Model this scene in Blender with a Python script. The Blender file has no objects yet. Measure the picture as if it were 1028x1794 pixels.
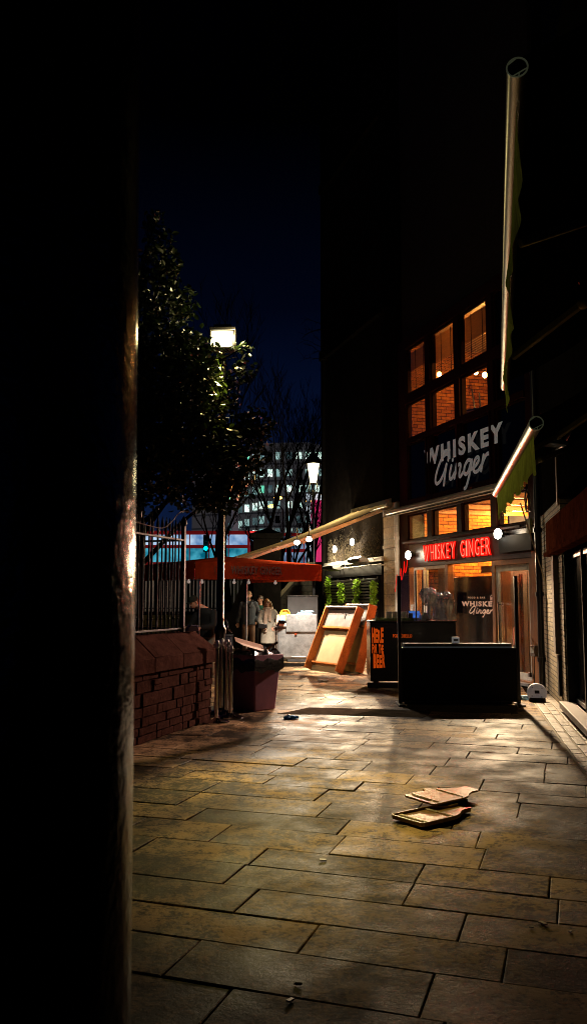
import bpy, bmesh, math, random
import numpy as np
from mathutils import Vector, Matrix, Euler
random.seed(7); R = math.radians; PI = math.pi
sc = bpy.context.scene; COL = sc.collection
rnd = random.uniform

# ------------------------------------------------------------------ camera model (for surveying points off the photograph)
F = 1450.0; EYE = 1.55; TH = math.atan(153 / F); CT, ST = math.cos(TH), math.sin(TH)
def ray(u, v):
    a = (u - 514) / F; b = (897 - v) / F
    return Vector((a, CT - b * ST, ST + b * CT))
def at(u, v, Y):
    r = ray(u, v); t = Y / r.y; return Vector((r.x * t, Y, EYE + r.z * t))
def gnd(u, v, z=0.0):
    r = ray(u, v); t = (z - EYE) / r.z; return Vector((r.x * t, r.y * t, z))
def AZ(az): return Vector((math.sin(R(az)), math.cos(R(az)), 0))

# ------------------------------------------------------------------ mesh helpers
class MB:
    def __init__(s): s.v = []; s.f = []; s.m = []; s.k = 0
    def add(s, vs, fs, k=None):
        o = len(s.v); s.v += [tuple(p) for p in vs]
        for f in fs: s.f.append([i + o for i in f]); s.m.append(s.k if k is None else k)
        return s
    def box(s, x0, x1, y0, y1, z0, z1, k=None):
        x0, x1 = sorted((x0, x1)); y0, y1 = sorted((y0, y1)); z0, z1 = sorted((z0, z1))
        return s.add([(x0,y0,z0),(x1,y0,z0),(x1,y1,z0),(x0,y1,z0),(x0,y0,z1),(x1,y0,z1),(x1,y1,z1),(x0,y1,z1)],
              [(0,3,2,1),(4,5,6,7),(0,1,5,4),(1,2,6,5),(2,3,7,6),(3,0,4,7)], k)
    def hexa(s, p, k=None):   # 8 points: bottom 4 ccw, top 4
        return s.add(p, [(0,3,2,1),(4,5,6,7),(0,1,5,4),(1,2,6,5),(2,3,7,6),(3,0,4,7)], k)
    def bar(s, p, q, w, h=None, up=(0,0,1), k=None):
        p, q = Vector(p), Vector(q); h = h or w; d = (q - p).normalized(); u = Vector(up)
        x = d.cross(u)
        if x.length < 1e-4: x = d.cross(Vector((1,0,0)))
        x.normalize(); y = x.cross(d)
        P = []
        for c in (p, q):
            for a, b in ((-1,-1),(1,-1),(1,1),(-1,1)): P.append(c + x * (a * w / 2) + y * (b * h / 2))
        return s.add(P, [(3,2,1,0),(4,5,6,7),(0,1,5,4),(1,2,6,5),(2,3,7,6),(3,0,4,7)], k)
    def tube(s, pts, r, n=8, cap=True, k=None, sy=1.0):
        pts = [Vector(p) for p in pts]
        if not hasattr(r, '__len__'): r = [r] * len(pts)
        V = []; x = None
        for i, p in enumerate(pts):
            d = (pts[min(i + 1, len(pts) - 1)] - pts[max(i - 1, 0)])
            d = d.normalized() if d.length > 1e-9 else Vector((0,0,1))
            if x is None:
                x = d.cross(Vector((0,0,1)))
                if x.length < 1e-3: x = Vector((1,0,0))
            x = (x - d * x.dot(d))
            if x.length < 1e-6: x = d.orthogonal()
            x.normalize(); y = d.cross(x)
            for j in range(n):
                a = 2 * PI * j / n; o = x * math.cos(a) * r[i] + y * math.sin(a) * r[i]
                o.y *= sy; V.append(p + o)
        Fc = []
        for i in range(len(pts) - 1):
            for j in range(n):
                a, b = i * n + j, i * n + (j + 1) % n
                Fc.append((a, b, b + n, a + n))
        if cap: Fc.append(tuple(range(n))[::-1]); Fc.append(tuple(range((len(pts)-1)*n, len(pts)*n)))
        return s.add(V, Fc, k)
    def cyl(s, p, q, r0, r1=None, n=16, k=None): return s.tube([p, q], [r0, r0 if r1 is None else r1], n, True, k)
    def lathe(s, prof, c=(0,0,0), n=20, k=None):
        V = []; Fc = []
        for r, z in prof:
            for j in range(n): V.append((c[0] + r * math.cos(2*PI*j/n), c[1] + r * math.sin(2*PI*j/n), c[2] + z))
        for i in range(len(prof) - 1):
            for j in range(n):
                a, b = i * n + j, i * n + (j + 1) % n; Fc.append((a, b, b + n, a + n))
        Fc.append(tuple(range(n))[::-1]); Fc.append(tuple(range((len(prof)-1)*n, len(prof)*n)))
        return s.add(V, Fc, k)
    def sph(s, c, r, n=12, m=8, k=None):
        if not hasattr(r, '__len__'): r = (r, r, r)
        V = [(c[0], c[1], c[2] - r[2])]
        for i in range(1, m):
            t = -PI/2 + PI * i / m
            for j in range(n): V.append((c[0] + r[0]*math.cos(t)*math.cos(2*PI*j/n), c[1] + r[1]*math.cos(t)*math.sin(2*PI*j/n), c[2] + r[2]*math.sin(t)))
        V.append((c[0], c[1], c[2] + r[2])); L = len(V) - 1; Fc = []
        for j in range(n):
            Fc.append((0, 1 + (j+1) % n, 1 + j)); Fc.append((L, L - n + j, L - n + (j+1) % n))
        for i in range(m - 2):
            for j in range(n):
                a, b = 1 + i*n + j, 1 + i*n + (j+1) % n; Fc.append((a, b, b+n, a+n))
        return s.add(V, Fc, k)
    def loft(s, rings, n=16, k=None):   # (cx,cy,cz,rx,ry)
        V = []; Fc = []
        for cx, cy, cz, rx, ry in rings:
            for j in range(n): V.append((cx + rx*math.cos(2*PI*j/n), cy + ry*math.sin(2*PI*j/n), cz))
        for i in range(len(rings) - 1):
            for j in range(n):
                a, b = i*n + j, i*n + (j+1) % n; Fc.append((a, b, b+n, a+n))
        Fc.append(tuple(range(n))[::-1]); Fc.append(tuple(range((len(rings)-1)*n, len(rings)*n)))
        return s.add(V, Fc, k)
    def sheet(s, fn, nu, nv, k=None):
        V = [fn(i / nu, j / nv) for i in range(nu + 1) for j in range(nv + 1)]
        return s.add(V, [(i*(nv+1)+j, (i+1)*(nv+1)+j, (i+1)*(nv+1)+j+1, i*(nv+1)+j+1) for i in range(nu) for j in range(nv)], k)
    def prism(s, poly, y0, y1, k=None):   # polygon in x,z extruded along y
        n = len(poly); V = [(x, y0, z) for x, z in poly] + [(x, y1, z) for x, z in poly]
        return s.add(V, [tuple(range(n)), tuple(range(2*n-1, n-1, -1))] + [(i, i + n, (i+1) % n + n, (i+1) % n) for i in range(n)], k)
    def xform(s, M, start=0):
        for i in range(start, len(s.v)): s.v[i] = tuple(M @ Vector(s.v[i]))
        return s
    def build(s, name, mats, parent=None, bevel=0, smooth=35, recalc=True, sub=0):
        me = bpy.data.meshes.new(name); me.from_pydata(s.v, [], s.f)
        if not isinstance(mats, (list, tuple)): mats = [mats]
        for m in mats: me.materials.append(m)
        if len(mats) > 1: me.polygons.foreach_set('material_index', s.m)
        if recalc:
            bm = bmesh.new(); bm.from_mesh(me); bmesh.ops.recalc_face_normals(bm, faces=bm.faces); bm.to_mesh(me); bm.free()
        if smooth:
            me.polygons.foreach_set('use_smooth', [True] * len(me.polygons)); me.set_sharp_from_angle(angle=R(smooth))
        o = bpy.data.objects.new(name, me); COL.objects.link(o)
        if parent: o.parent = parent
        if bevel:
            b = o.modifiers.new('bevel', 'BEVEL'); b.width = bevel; b.segments = 2; b.limit_method = 'ANGLE'; b.angle_limit = R(40)
        return o
def thing(name, label, cat, loc=(0,0,0), rz=0, group=None):
    o = bpy.data.objects.new(name, None); COL.objects.link(o); o.empty_display_size = .1
    o.location = loc; o.rotation_euler = (0, 0, rz); return tag(o, label, cat, group)
def tag(o, label, cat, group=None):
    o['label'] = label; o['category'] = cat
    if group: o['group'] = group
    return o
def struct(o, kind='structure'): o['kind'] = kind; return o
def dup(root, loc=None, rz=None, label=None):
    r = root.copy(); COL.objects.link(r)
    if loc is not None: r.location = loc
    if rz is not None: r.rotation_euler = (0, 0, rz)
    if label: r['label'] = label
    for ch in list(root.children):
        c = ch.copy(); COL.objects.link(c); c.parent = r
        for g in ch.children:
            d = g.copy(); COL.objects.link(d); d.parent = c
    return r
def light(name, kind, loc, power, col, parent=None, radius=.05, aim=None, cone=None, blend=.5, size=None):
    L = bpy.data.lights.new(name, kind); L.energy = power; L.color = col
    if kind == 'AREA': L.shape = 'RECTANGLE'; L.size, L.size_y = size
    else: L.shadow_soft_size = radius
    if kind == 'SPOT': L.spot_size = R(cone); L.spot_blend = blend
    o = bpy.data.objects.new(name, L); COL.objects.link(o); o.location = loc
    if aim is not None: o.rotation_euler = (Vector(aim) - Vector(loc)).to_track_quat('-Z', 'Y').to_euler()
    if parent: o.parent = parent
    return o

# ------------------------------------------------------------------ materials
def lin(h):
    if not isinstance(h, str): return tuple(h)
    h = h.lstrip('#'); c = [int(h[i:i+2], 16) / 255 for i in (0, 2, 4)]
    return tuple(x / 12.92 if x <= .04045 else ((x + .055) / 1.055) ** 2.4 for x in c)
def nmat(name):
    m = bpy.data.materials.new(name); m.use_nodes = True; nt = m.node_tree; nt.nodes.clear()
    out = nt.nodes.new('ShaderNodeOutputMaterial'); return m, nt, out
def N(nt, t, **kw):
    n = nt.nodes.new(t)
    for k, v in kw.items():
        if k[0] == '_': setattr(n, k[1:], v)
        else: n.inputs[k.replace('__', ' ')].default_value = v
    return n
def mat(name, col, rough=.6, metal=0, var=.35, scale=6, bump=.15, bscale=60, col2=None, spec=.5, stretch=None, trans=0, emit=None, coat=0, dirt=0):
    m, nt, out = nmat(name); L = nt.links.new; c = lin(col)
    b = N(nt, 'ShaderNodeBsdfPrincipled'); b.inputs['Metallic'].default_value = metal
    b.inputs['Specular IOR Level'].default_value = spec; b.inputs['Coat Weight'].default_value = coat
    tc = N(nt, 'ShaderNodeTexCoord'); mp = N(nt, 'ShaderNodeMapping'); L(tc.outputs['Object'], mp.inputs[0])
    if stretch: mp.inputs['Scale'].default_value = stretch
    nz = N(nt, 'ShaderNodeTexNoise', Scale=scale, Detail=6, Roughness=.65); L(mp.outputs[0], nz.inputs['Vector'])
    rp = N(nt, 'ShaderNodeValToRGB'); rp.color_ramp.elements[0].position = .3; rp.color_ramp.elements[1].position = .7
    d = lin(col2) if col2 else tuple(x * (1 + var * .5) for x in c)
    rp.color_ramp.elements[0].color = (*[x * (1 - var) for x in c], 1); rp.color_ramp.elements[1].color = (*d, 1)
    L(nz.outputs[0], rp.inputs[0]); colout = rp.outputs[0]
    if dirt:
        n3 = N(nt, 'ShaderNodeTexNoise', Scale=scale * 5, Detail=8, Roughness=.8); L(mp.outputs[0], n3.inputs['Vector'])
        r3 = N(nt, 'ShaderNodeValToRGB'); r3.color_ramp.elements[0].position = .38; r3.color_ramp.elements[1].position = .55
        r3.color_ramp.elements[0].color = (1 - dirt,) * 3 + (1,); r3.color_ramp.elements[1].color = (1,) * 4; L(n3.outputs[0], r3.inputs[0])
        mx = N(nt, 'ShaderNodeMix', _data_type='RGBA', _blend_type='MULTIPLY'); mx.inputs[0].default_value = 1
        L(colout, mx.inputs[6]); L(r3.outputs[0], mx.inputs[7]); colout = mx.outputs[2]
    L(colout, b.inputs['Base Color'])
    mr = N(nt, 'ShaderNodeMapRange'); mr.inputs[3].default_value = max(.02, rough * .75); mr.inputs[4].default_value = min(1, rough * 1.25)
    L(nz.outputs[0], mr.inputs[0]); L(mr.outputs[0], b.inputs['Roughness'])
    if bump:
        n2 = N(nt, 'ShaderNodeTexNoise', Scale=bscale, Detail=4); L(mp.outputs[0], n2.inputs['Vector'])
        bp = N(nt, 'ShaderNodeBump', Strength=bump, Distance=.01); L(n2.outputs[0], bp.inputs['Height']); L(bp.outputs[0], b.inputs['Normal'])
    if emit: b.inputs['Emission Color'].default_value = (*lin(emit[0]), 1); b.inputs['Emission Strength'].default_value = emit[1]
    if trans:
        t = N(nt, 'ShaderNodeBsdfTranslucent'); L(colout, t.inputs[0]); mx = N(nt, 'ShaderNodeMixShader'); mx.inputs[0].default_value = trans
        L(b.outputs[0], mx.inputs[1]); L(t.outputs[0], mx.inputs[2]); L(mx.outputs[0], out.inputs[0])
    else: L(b.outputs[0], out.inputs[0])
    return m
def emis(name, col, strength, col2=None, scale=3):
    m, nt, out = nmat(name); e = N(nt, 'ShaderNodeEmission', Strength=strength); L = nt.links.new
    if col2:
        tc = N(nt, 'ShaderNodeTexCoord'); nz = N(nt, 'ShaderNodeTexNoise', Scale=scale, Detail=3); L(tc.outputs['Object'], nz.inputs['Vector'])
        rp = N(nt, 'ShaderNodeValToRGB'); rp.color_ramp.elements[0].position = .38; rp.color_ramp.elements[1].position = .62
        rp.color_ramp.elements[0].color = (*lin(col), 1); rp.color_ramp.elements[1].color = (*lin(col2), 1)
        L(nz.outputs[0], rp.inputs[0]); L(rp.outputs[0], e.inputs[0])
    else: e.inputs[0].default_value = (*lin(col), 1)
    L(e.outputs[0], out.inputs[0]); return m
def thin_glass(name, tint=(.9,.93,.92), refl=.1, rough=.03, smudge=.0):
    m, nt, out = nmat(name); L = nt.links.new
    t = N(nt, 'ShaderNodeBsdfTransparent'); t.inputs[0].default_value = (*tint, 1)
    g = N(nt, 'ShaderNodeBsdfGlossy', Roughness=rough); g.inputs[0].default_value = (1,1,1,1)
    fr = N(nt, 'ShaderNodeLayerWeight', Blend=.5); pw = N(nt, 'ShaderNodeMath', _operation='POWER'); pw.inputs[1].default_value = 4.5; L(fr.outputs['Facing'], pw.inputs[0])
    mt = N(nt, 'ShaderNodeMath', _operation='MULTIPLY_ADD'); mt.inputs[1].default_value = .85; mt.inputs[2].default_value = .02 + refl * .3
    L(pw.outputs[0], mt.inputs[0]); mx = N(nt, 'ShaderNodeMixShader'); L(mt.outputs[0], mx.inputs[0]); L(t.outputs[0], mx.inputs[1]); L(g.outputs[0], mx.inputs[2])
    res = mx.outputs[0]
    if smudge:
        d = N(nt, 'ShaderNodeBsdfDiffuse'); d.inputs[0].default_value = (.5,.5,.5,1)
        tc = N(nt, 'ShaderNodeTexCoord'); nz = N(nt, 'ShaderNodeTexNoise', Scale=4, Detail=6); L(tc.outputs['Object'], nz.inputs['Vector'])
        mr = N(nt, 'ShaderNodeMapRange'); mr.inputs[1].default_value = .4; mr.inputs[2].default_value = .8; mr.inputs[4].default_value = smudge; L(nz.outputs[0], mr.inputs[0])
        m2 = N(nt, 'ShaderNodeMixShader'); L(mr.outputs[0], m2.inputs[0]); L(res, m2.inputs[1]); L(d.outputs[0], m2.inputs[2]); res = m2.outputs[0]
    L(res, out.inputs[0]); return m
def brick(name, c1, c2, mortar, scale=1, bw=.22, bh=.07, rough=.8, bump=.6, plane='XZ', ms=.01, spec=.3):
    m, nt, out = nmat(name); L = nt.links.new; b = N(nt, 'ShaderNodeBsdfPrincipled'); b.inputs['Specular IOR Level'].default_value = spec
    tc = N(nt, 'ShaderNodeTexCoord'); sp = N(nt, 'ShaderNodeSeparateXYZ'); L(tc.outputs['Object'], sp.inputs[0]); cb = N(nt, 'ShaderNodeCombineXYZ')
    L(sp.outputs[plane[0]], cb.inputs[0]); L(sp.outputs[plane[1]], cb.inputs[1])
    nw = N(nt, 'ShaderNodeTexNoise', Scale=3, Detail=3); L(cb.outputs[0], nw.inputs['Vector'])
    ad = N(nt, 'ShaderNodeVectorMath', _operation='MULTIPLY_ADD'); ad.inputs[1].default_value = (.03,)*3; L(nw.outputs['Color'], ad.inputs[0]); L(cb.outputs[0], ad.inputs[2])
    bt = N(nt, 'ShaderNodeTexBrick', Scale=scale); bt.inputs['Color1'].default_value = (*lin(c1), 1); bt.inputs['Color2'].default_value = (*lin(c2), 1)
    bt.inputs['Mortar'].default_value = (*lin(mortar), 1); bt.inputs['Mortar Size'].default_value = ms; bt.inputs['Brick Width'].default_value = bw; bt.inputs['Row Height'].default_value = bh
    bt.inputs['Mortar Smooth'].default_value = .2
    L(ad.outputs[0], bt.inputs['Vector'])
    nz = N(nt, 'ShaderNodeTexNoise', Scale=14, Detail=8, Roughness=.75); L(tc.outputs['Object'], nz.inputs['Vector'])
    mr = N(nt, 'ShaderNodeMapRange'); mr.inputs[1].default_value = .3; mr.inputs[2].default_value = .7; mr.inputs[3].default_value = .45; mr.inputs[4].default_value = 1.25; L(nz.outputs[0], mr.inputs[0])
    mx = N(nt, 'ShaderNodeMix', _data_type='RGBA', _blend_type='MULTIPLY'); mx.inputs[0].default_value = 1; L(bt.outputs['Color'], mx.inputs[6]); L(mr.outputs[0], mx.inputs[7])
    L(mx.outputs[2], b.inputs['Base Color']); b.inputs['Roughness'].default_value = rough
    h = N(nt, 'ShaderNodeMath', _operation='SUBTRACT'); L(nz.outputs[0], h.inputs[0]); L(bt.outputs['Fac'], h.inputs[1])
    bp = N(nt, 'ShaderNodeBump', Strength=bump, Distance=.02); L(h.outputs[0], bp.inputs['Height']); L(bp.outputs[0], b.inputs['Normal'])
    L(b.outputs[0], out.inputs[0]); return m

M = {}
M['black'] = mat('black_metal', (.012,.012,.013), .35, 0, bump=.05)
M['blackgloss'] = mat('black_gloss_panel', (.006,.006,.007), .22, 0, bump=.02, var=.3)
M['blackmatt'] = mat('black_matt_panel', (.006,.006,.006), .7, 0, bump=.1, spec=.2)
M['iron'] = mat('painted_iron', (.012,.011,.011), .32, 0, bump=.35, bscale=90)
M['railiron'] = mat('railing_iron', (.006,.0055,.0055), .5, spec=.15, bump=.3, bscale=90)
M['steel'] = mat('brushed_steel', (.55,.54,.52), .32, 1, var=.25, bump=.08, stretch=(1,1,8), scale=4)
M['chrome'] = mat('polished_steel', (.7,.7,.7), .12, 1, var=.15, bump=.03)
M['cartsteel'] = mat('worn_steel_sheet', (.26,.275,.29), .45, .25, var=.4, bump=.12, scale=3, dirt=.35)
M['white'] = mat('white_plastic', (.75,.75,.77), .4, bump=.04, var=.12)
M['whitepaint'] = mat('white_paint', (.6,.58,.52), .55, bump=.1, var=.3, dirt=.2)
M['barmetal'] = mat('awning_bar_metal', (.42,.40,.30), .36, .8, bump=.04, var=.12)
M['ringmetal'] = mat('bar_end_metal', (.5,.48,.38), .3, .6, bump=.04, emit=((.5,.55,.3),.035))  # faint emission puts the light on the bar end into its material
M['cream'] = mat('cream_awning_cloth', (.76,.60,.30), .85, spec=0, bump=.15, var=.2, bscale=200, trans=.25)
M['creamal'] = mat('cream_aluminium', (.36,.33,.25), .35, bump=.05, var=.15)
M['arm'] = mat('awning_arm', (.5,.33,.2), .4, bump=.05, var=.2)
M['green'] = mat('green_awning_cloth', (.55,.72,.12), .85, spec=0, bump=.25, var=.45, scale=5, bscale=150, trans=.3, stretch=(6,6,1))
M['darkcloth'] = mat('dark_awning_cloth', (.012,.014,.013), .9, spec=0, bump=.1)
M['orange'] = mat('orange_canopy_cloth', (.125,.014,.004), .8, spec=0, bump=.35, var=.3, bscale=25, trans=.12)
M['timber'] = mat('dark_red_timber', (.022,.006,.004), .55, spec=.06, bump=.1, var=.4, stretch=(6,6,.7))
M['wood'] = mat('varnished_wood', (.30,.12,.035), .42, bump=.1, var=.45, stretch=(7,7,.8), scale=5)
M['ply'] = mat('orange_ply', (.40,.125,.028), .6, spec=.1, bump=.15, var=.4, scale=7, dirt=.3)
M['plyin'] = mat('pale_ply_lining', (.36,.26,.14), .8, spec=.05, bump=.1, var=.18, scale=4)
M['steelgrey'] = mat('grey_panel', (.16,.13,.11), .5, bump=.1, var=.4)
M['card'] = mat('cardboard', (.34,.21,.10), .8, bump=.1, var=.2)
M['cardpink'] = mat('pale_cardboard', (.6,.42,.3), .8, bump=.1, var=.15)
M['bin'] = mat('maroon_plastic', (.25,.105,.15), .5, spec=.2, bump=.08, var=.2)
M['binbag'] = mat('black_bin_bag', (.012,.012,.012), .22, bump=.8, bscale=22)
M['sand'] = mat('sandstone', (.42,.31,.18), .85, bump=.5, var=.35, scale=5, bscale=40, dirt=.35)
M['redsand'] = mat('red_sandstone', (.085,.040,.030), .85, spec=0, bump=.8, var=.5, scale=5, bscale=35, dirt=.4)
M['coping'] = mat('coping_stone', (.09,.042,.032), .8, spec=0, bump=.6, var=.45, scale=6, bscale=30, dirt=.35)
M['render'] = mat('dark_render', (.014,.012,.011), .9, spec=0, bump=.5, var=.5, scale=4, bscale=30)
M['bkwall'] = mat('near_black_stone', (.006,.0055,.005), .95, spec=0, bump=.5, var=.5, scale=3, bscale=20)  # near-black stone colour
M['skin'] = mat('skin', (.50,.27,.19), .5, bump=.05, var=.12)
M['leaf'] = mat('evergreen_leaf', (.011,.019,.005), .33, bump=0, var=.6, scale=9, trans=.22, spec=.5)
M['ivy'] = mat('ivy_leaf', (.30,.55,.04), .5, bump=0, var=.5, scale=20, trans=.25)
M['bark'] = mat('bark', (.007,.0055,.0045), .9, spec=0, bump=.6, var=.5)
M['grass'] = mat('artificial_grass', (.10,.16,.03), .8, bump=.3, var=.5, scale=30)
M['blue'] = mat('blue_nitrile', (.08,.42,1.0), .45, bump=.4, bscale=40)
M['paleblue'] = mat('pale_blue_cloth', (.25,.5,.75), .6, bump=.2)
M['paper'] = mat('paper_litter', (.6,.5,.4), .8, bump=.2)
M['amber'] = mat('amber_board', (.25,.13,.025), .35, bump=.1, var=.3, scale=6, stretch=(2,9,2), spec=.6, coat=.3)
M['redfascia'] = mat('red_brown_fascia', (.15,.042,.022), .7, spec=0, bump=.25, var=.5, scale=4, bscale=25, dirt=.35)
M['greypil'] = mat('grey_pilaster', (.16,.13,.115), .7, bump=.2, var=.3)
M['redtip'] = mat('red_handle', (.5,.07,.02), .4)
M['navy'] = mat('navy_plastic', (.004,.006,.02), .5)
M['greyslab'] = mat('stone_sill', (.23,.21,.20), .6, bump=.3, var=.3)
M['asphalt'] = mat('asphalt', (.045,.042,.04), .75, bump=.8, bscale=120, var=.4, scale=10)
M['tarpatch'] = mat('tarmac_patch', (.085,.068,.048), .8, spec=0, bump=.9, bscale=60, var=.5, scale=6)
M['glass'] = thin_glass('window_glass')
M['glassdark'] = mat('dark_glazing', (.004,.004,.005), .10, bump=.01, bscale=6, spec=.12)
M['screen'] = thin_glass('screen_glass', (.93,.94,.94), .1, .04, .05)
M['frost'] = thin_glass('hazy_glass', (.8,.78,.75), .25, .1, .12)
M['film'] = thin_glass('clear_film', (.8,.82,.85), 1.5, .12, .42)
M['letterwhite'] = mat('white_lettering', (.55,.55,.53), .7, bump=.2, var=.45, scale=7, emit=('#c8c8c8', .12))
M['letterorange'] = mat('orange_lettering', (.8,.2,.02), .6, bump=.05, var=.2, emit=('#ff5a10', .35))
M['letterdark'] = mat('dark_print', (.03,.01,.008), .8, bump=.1)
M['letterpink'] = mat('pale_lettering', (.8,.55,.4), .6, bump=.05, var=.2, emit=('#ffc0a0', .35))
M['lampwarm'] = emis('lamp_glow_yellow', (1,.88,.36), 2.1)
def hotglass(name, c, rad, edge, core, es, cs):
    m, nt, out = nmat(name); L = nt.links.new; e = N(nt, 'ShaderNodeEmission'); tc = N(nt, 'ShaderNodeTexCoord'); sb = N(nt, 'ShaderNodeVectorMath', _operation='DISTANCE'); sb.inputs[1].default_value = c; L(tc.outputs['Object'], sb.inputs[0])
    mr = N(nt, 'ShaderNodeMapRange', _interpolation_type='SMOOTHSTEP'); mr.inputs[1].default_value = rad*.35; mr.inputs[2].default_value = rad; L(sb.outputs['Value'], mr.inputs[0])
    mx = N(nt, 'ShaderNodeMix', _data_type='RGBA'); mx.inputs[6].default_value = (*[x*cs for x in core], 1); mx.inputs[7].default_value = (*[x*es for x in edge], 1); L(mr.outputs[0], mx.inputs[0]); L(mx.outputs[2], e.inputs[0]); L(e.outputs[0], out.inputs[0]); return m
M['lampwarm'] = hotglass('lamp_glow_yellow', (0,-.12,5.35), .24, (1,.72,.16), (1,.92,.6), 1.25, 7)
M['lampwhite'] = emis('flood_glow', (1,.9,.72), 40)
M['bulb'] = emis('bulb_glow', (1,.55,.18), 30)
M['neon'] = emis('red_neon', (1,.012,.006), 1.0)
M['neonhot'] = emis('red_neon_core', (1,.15,.09), 2.5)
M['brickin'] = brick('interior_brick', '#c47a30', '#8a4a1c', '#2a1408', bw=.27, bh=.085, ms=.008, bump=1.0)
M['brickdark'] = brick('dark_brick', (.03,.022,.018), (.02,.016,.013), (.012,.01,.009))
M['brickpaint'] = brick('painted_brick', (.30,.25,.15), (.24,.19,.12), (.05,.04,.03), bump=1.0, plane='YZ')
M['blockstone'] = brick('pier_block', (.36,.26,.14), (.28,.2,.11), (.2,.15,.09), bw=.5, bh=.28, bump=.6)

# ------------------------------------------------------------------ writing
def text_mesh(txt, w, h, bold=.02, extrude=.0, space=1.0):
    cu = bpy.data.curves.new('t', 'FONT'); cu.body = txt; cu.offset = bold; cu.extrude = extrude; cu.space_character = space; cu.resolution_u = 4
    o = bpy.data.objects.new('t', cu); COL.objects.link(o); dg = bpy.context.evaluated_depsgraph_get()
    me = bpy.data.meshes.new_from_object(o.evaluated_get(dg)); bpy.data.objects.remove(o)
    co = np.array([v.co[:] for v in me.vertices]); lo, hi = co.min(0), co.max(0)
    V = [((c[0] - lo[0]) / (hi[0] - lo[0]) * w, -c[2], (c[1] - lo[1]) / (hi[1] - lo[1]) * h) for c in co]
    Fc = [tuple(p.vertices) for p in me.polygons]; asp = (hi[0]-lo[0]) / (hi[1]-lo[1]); bpy.data.meshes.remove(me)
    return V, Fc, asp
def text_obj(name, txt, x, z, w, h, m, parent, y=0, bold=.02, extrude=0., M4=None, space=1.0):
    V, Fc, _ = text_mesh(txt, w, h, bold, extrude, space); mb = MB(); mb.add([(a + x, b + y, c + z) for a, b, c in V], Fc)
    if M4: mb.xform(M4)
    return mb.build(name, m, parent, smooth=0, recalc=extrude > 0)
def catmull(P, n=6):
    P = [Vector(p) for p in P]; out = []
    for i in range(len(P) - 1):
        a, b, c, d = P[max(i-1,0)], P[i], P[i+1], P[min(i+2,len(P)-1)]
        for k in range(n):
            t = k / n; out.append(.5 * ((2*b) + (c-a)*t + (2*a-5*b+4*c-d)*t*t + (3*b-a-3*c+d)*t**3))
    out.append(P[-1]); return out
SCRIPT = [[(.98,1.18),(1.0,1.45),(.82,1.55),(.5,1.3),(.2,.7),(.08,.2),(.18,-.02),(.42,.1),(.68,.5),(.86,.95)], [(.86,.95),(.76,.45),(.66,-.2)],
    [(1.18,.78),(1.06,.3),(1.08,.05),(1.2,.06),(1.36,.3)], [(1.27,1.08),(1.29,1.1)], [(1.52,.78),(1.36,.02)], [(1.4,.2),(1.6,.66),(1.74,.72),(1.76,.55),(1.66,.15),(1.74,.02),(1.92,.22)],
    [(2.42,.72),(2.24,.8),(2.04,.55),(1.98,.22),(2.08,.05),(2.26,.22),(2.46,.78),(2.3,.0),(2.1,-.62),(1.98,-.72)],
    [(2.4,.25),(2.66,.36),(2.86,.62),(2.82,.8),(2.66,.72),(2.54,.36),(2.6,.06),(2.8,.06),(3.0,.3)], [(3.14,.8),(2.98,.02)], [(3.03,.3),(3.2,.66),(3.36,.82),(3.5,.76)]]
def script_mb(w, h, stroke, y=0, x=0, z=0, sy=.15):
    mb = MB(); sx, sz = w / 3.45, h / 2.3
    for s in SCRIPT:
        pts = [(p.x*sx + x, y, (p.y+.72)*sz + z) for p in catmull([(a, 0+b, 0) for a, b in s])] if len(s) > 2 else [(a*sx + x, y, (b+.72)*sz + z) for a, b in s]
        mb.tube(pts, stroke, 8, True, None, sy)
        for e in (pts[0], pts[-1]): mb.sph(e, (stroke, stroke*sy, stroke), 8, 6)
    return mb

# ------------------------------------------------------------------ world, camera
w = bpy.data.worlds.new('World'); sc.world = w; w.use_nodes = True; nt = w.node_tree; nt.nodes.clear()
wo = nt.nodes.new('ShaderNodeOutputWorld'); bg = nt.nodes.new('ShaderNodeBackground'); nt.links.new(bg.outputs[0], wo.inputs[0])
tc = nt.nodes.new('ShaderNodeTexCoord'); sp = nt.nodes.new('ShaderNodeSeparateXYZ'); nt.links.new(tc.outputs['Generated'], sp.inputs[0])
rp = nt.nodes.new('ShaderNodeValToRGB'); e = rp.color_ramp.elements
e[0].position = 0.0; e[0].color = (.004,.011,.040,1); e[1].position = .52; e[1].color = (.00002,.00003,.0002,1)
for p, c in ((.12,(.0030,.0085,.034)), (.22,(.0013,.0042,.019)), (.34,(.00035,.0011,.0055))):
    q = e.new(p); q.color = (*c, 1)
nt.links.new(sp.outputs[2], rp.inputs[0])
sky = nt.nodes.new('ShaderNodeTexSky'); sky.sky_type = 'NISHITA'; sky.sun_disc = False; sky.sun_elevation = R(-8); sky.sun_rotation = R(200)
ad = nt.nodes.new('ShaderNodeMix'); ad.data_type = 'RGBA'; ad.blend_type = 'ADD'; ad.inputs[0].default_value = .002
nt.links.new(rp.outputs[0], ad.inputs[6]); nt.links.new(sky.outputs[0], ad.inputs[7]); nt.links.new(ad.outputs[2], bg.inputs[0]); bg.inputs[1].default_value = 1.0
cam = bpy.data.cameras.new('camera'); co = bpy.data.objects.new('camera', cam); COL.objects.link(co); sc.camera = co
co.location = (0, 0, EYE); co.rotation_euler = (PI/2 + TH, 0, 0)
cam.sensor_fit = 'VERTICAL'; cam.sensor_height = 24; cam.lens = F / 1794 * 24; cam.clip_end = 2000; cam.clip_start = .05
cam.dof.use_dof = True; cam.dof.focus_distance = 14; cam.dof.aperture_fstop = 8
sc.view_settings.view_transform = 'Standard'; sc.view_settings.look = 'None'; sc.view_settings.exposure = 0
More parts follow.
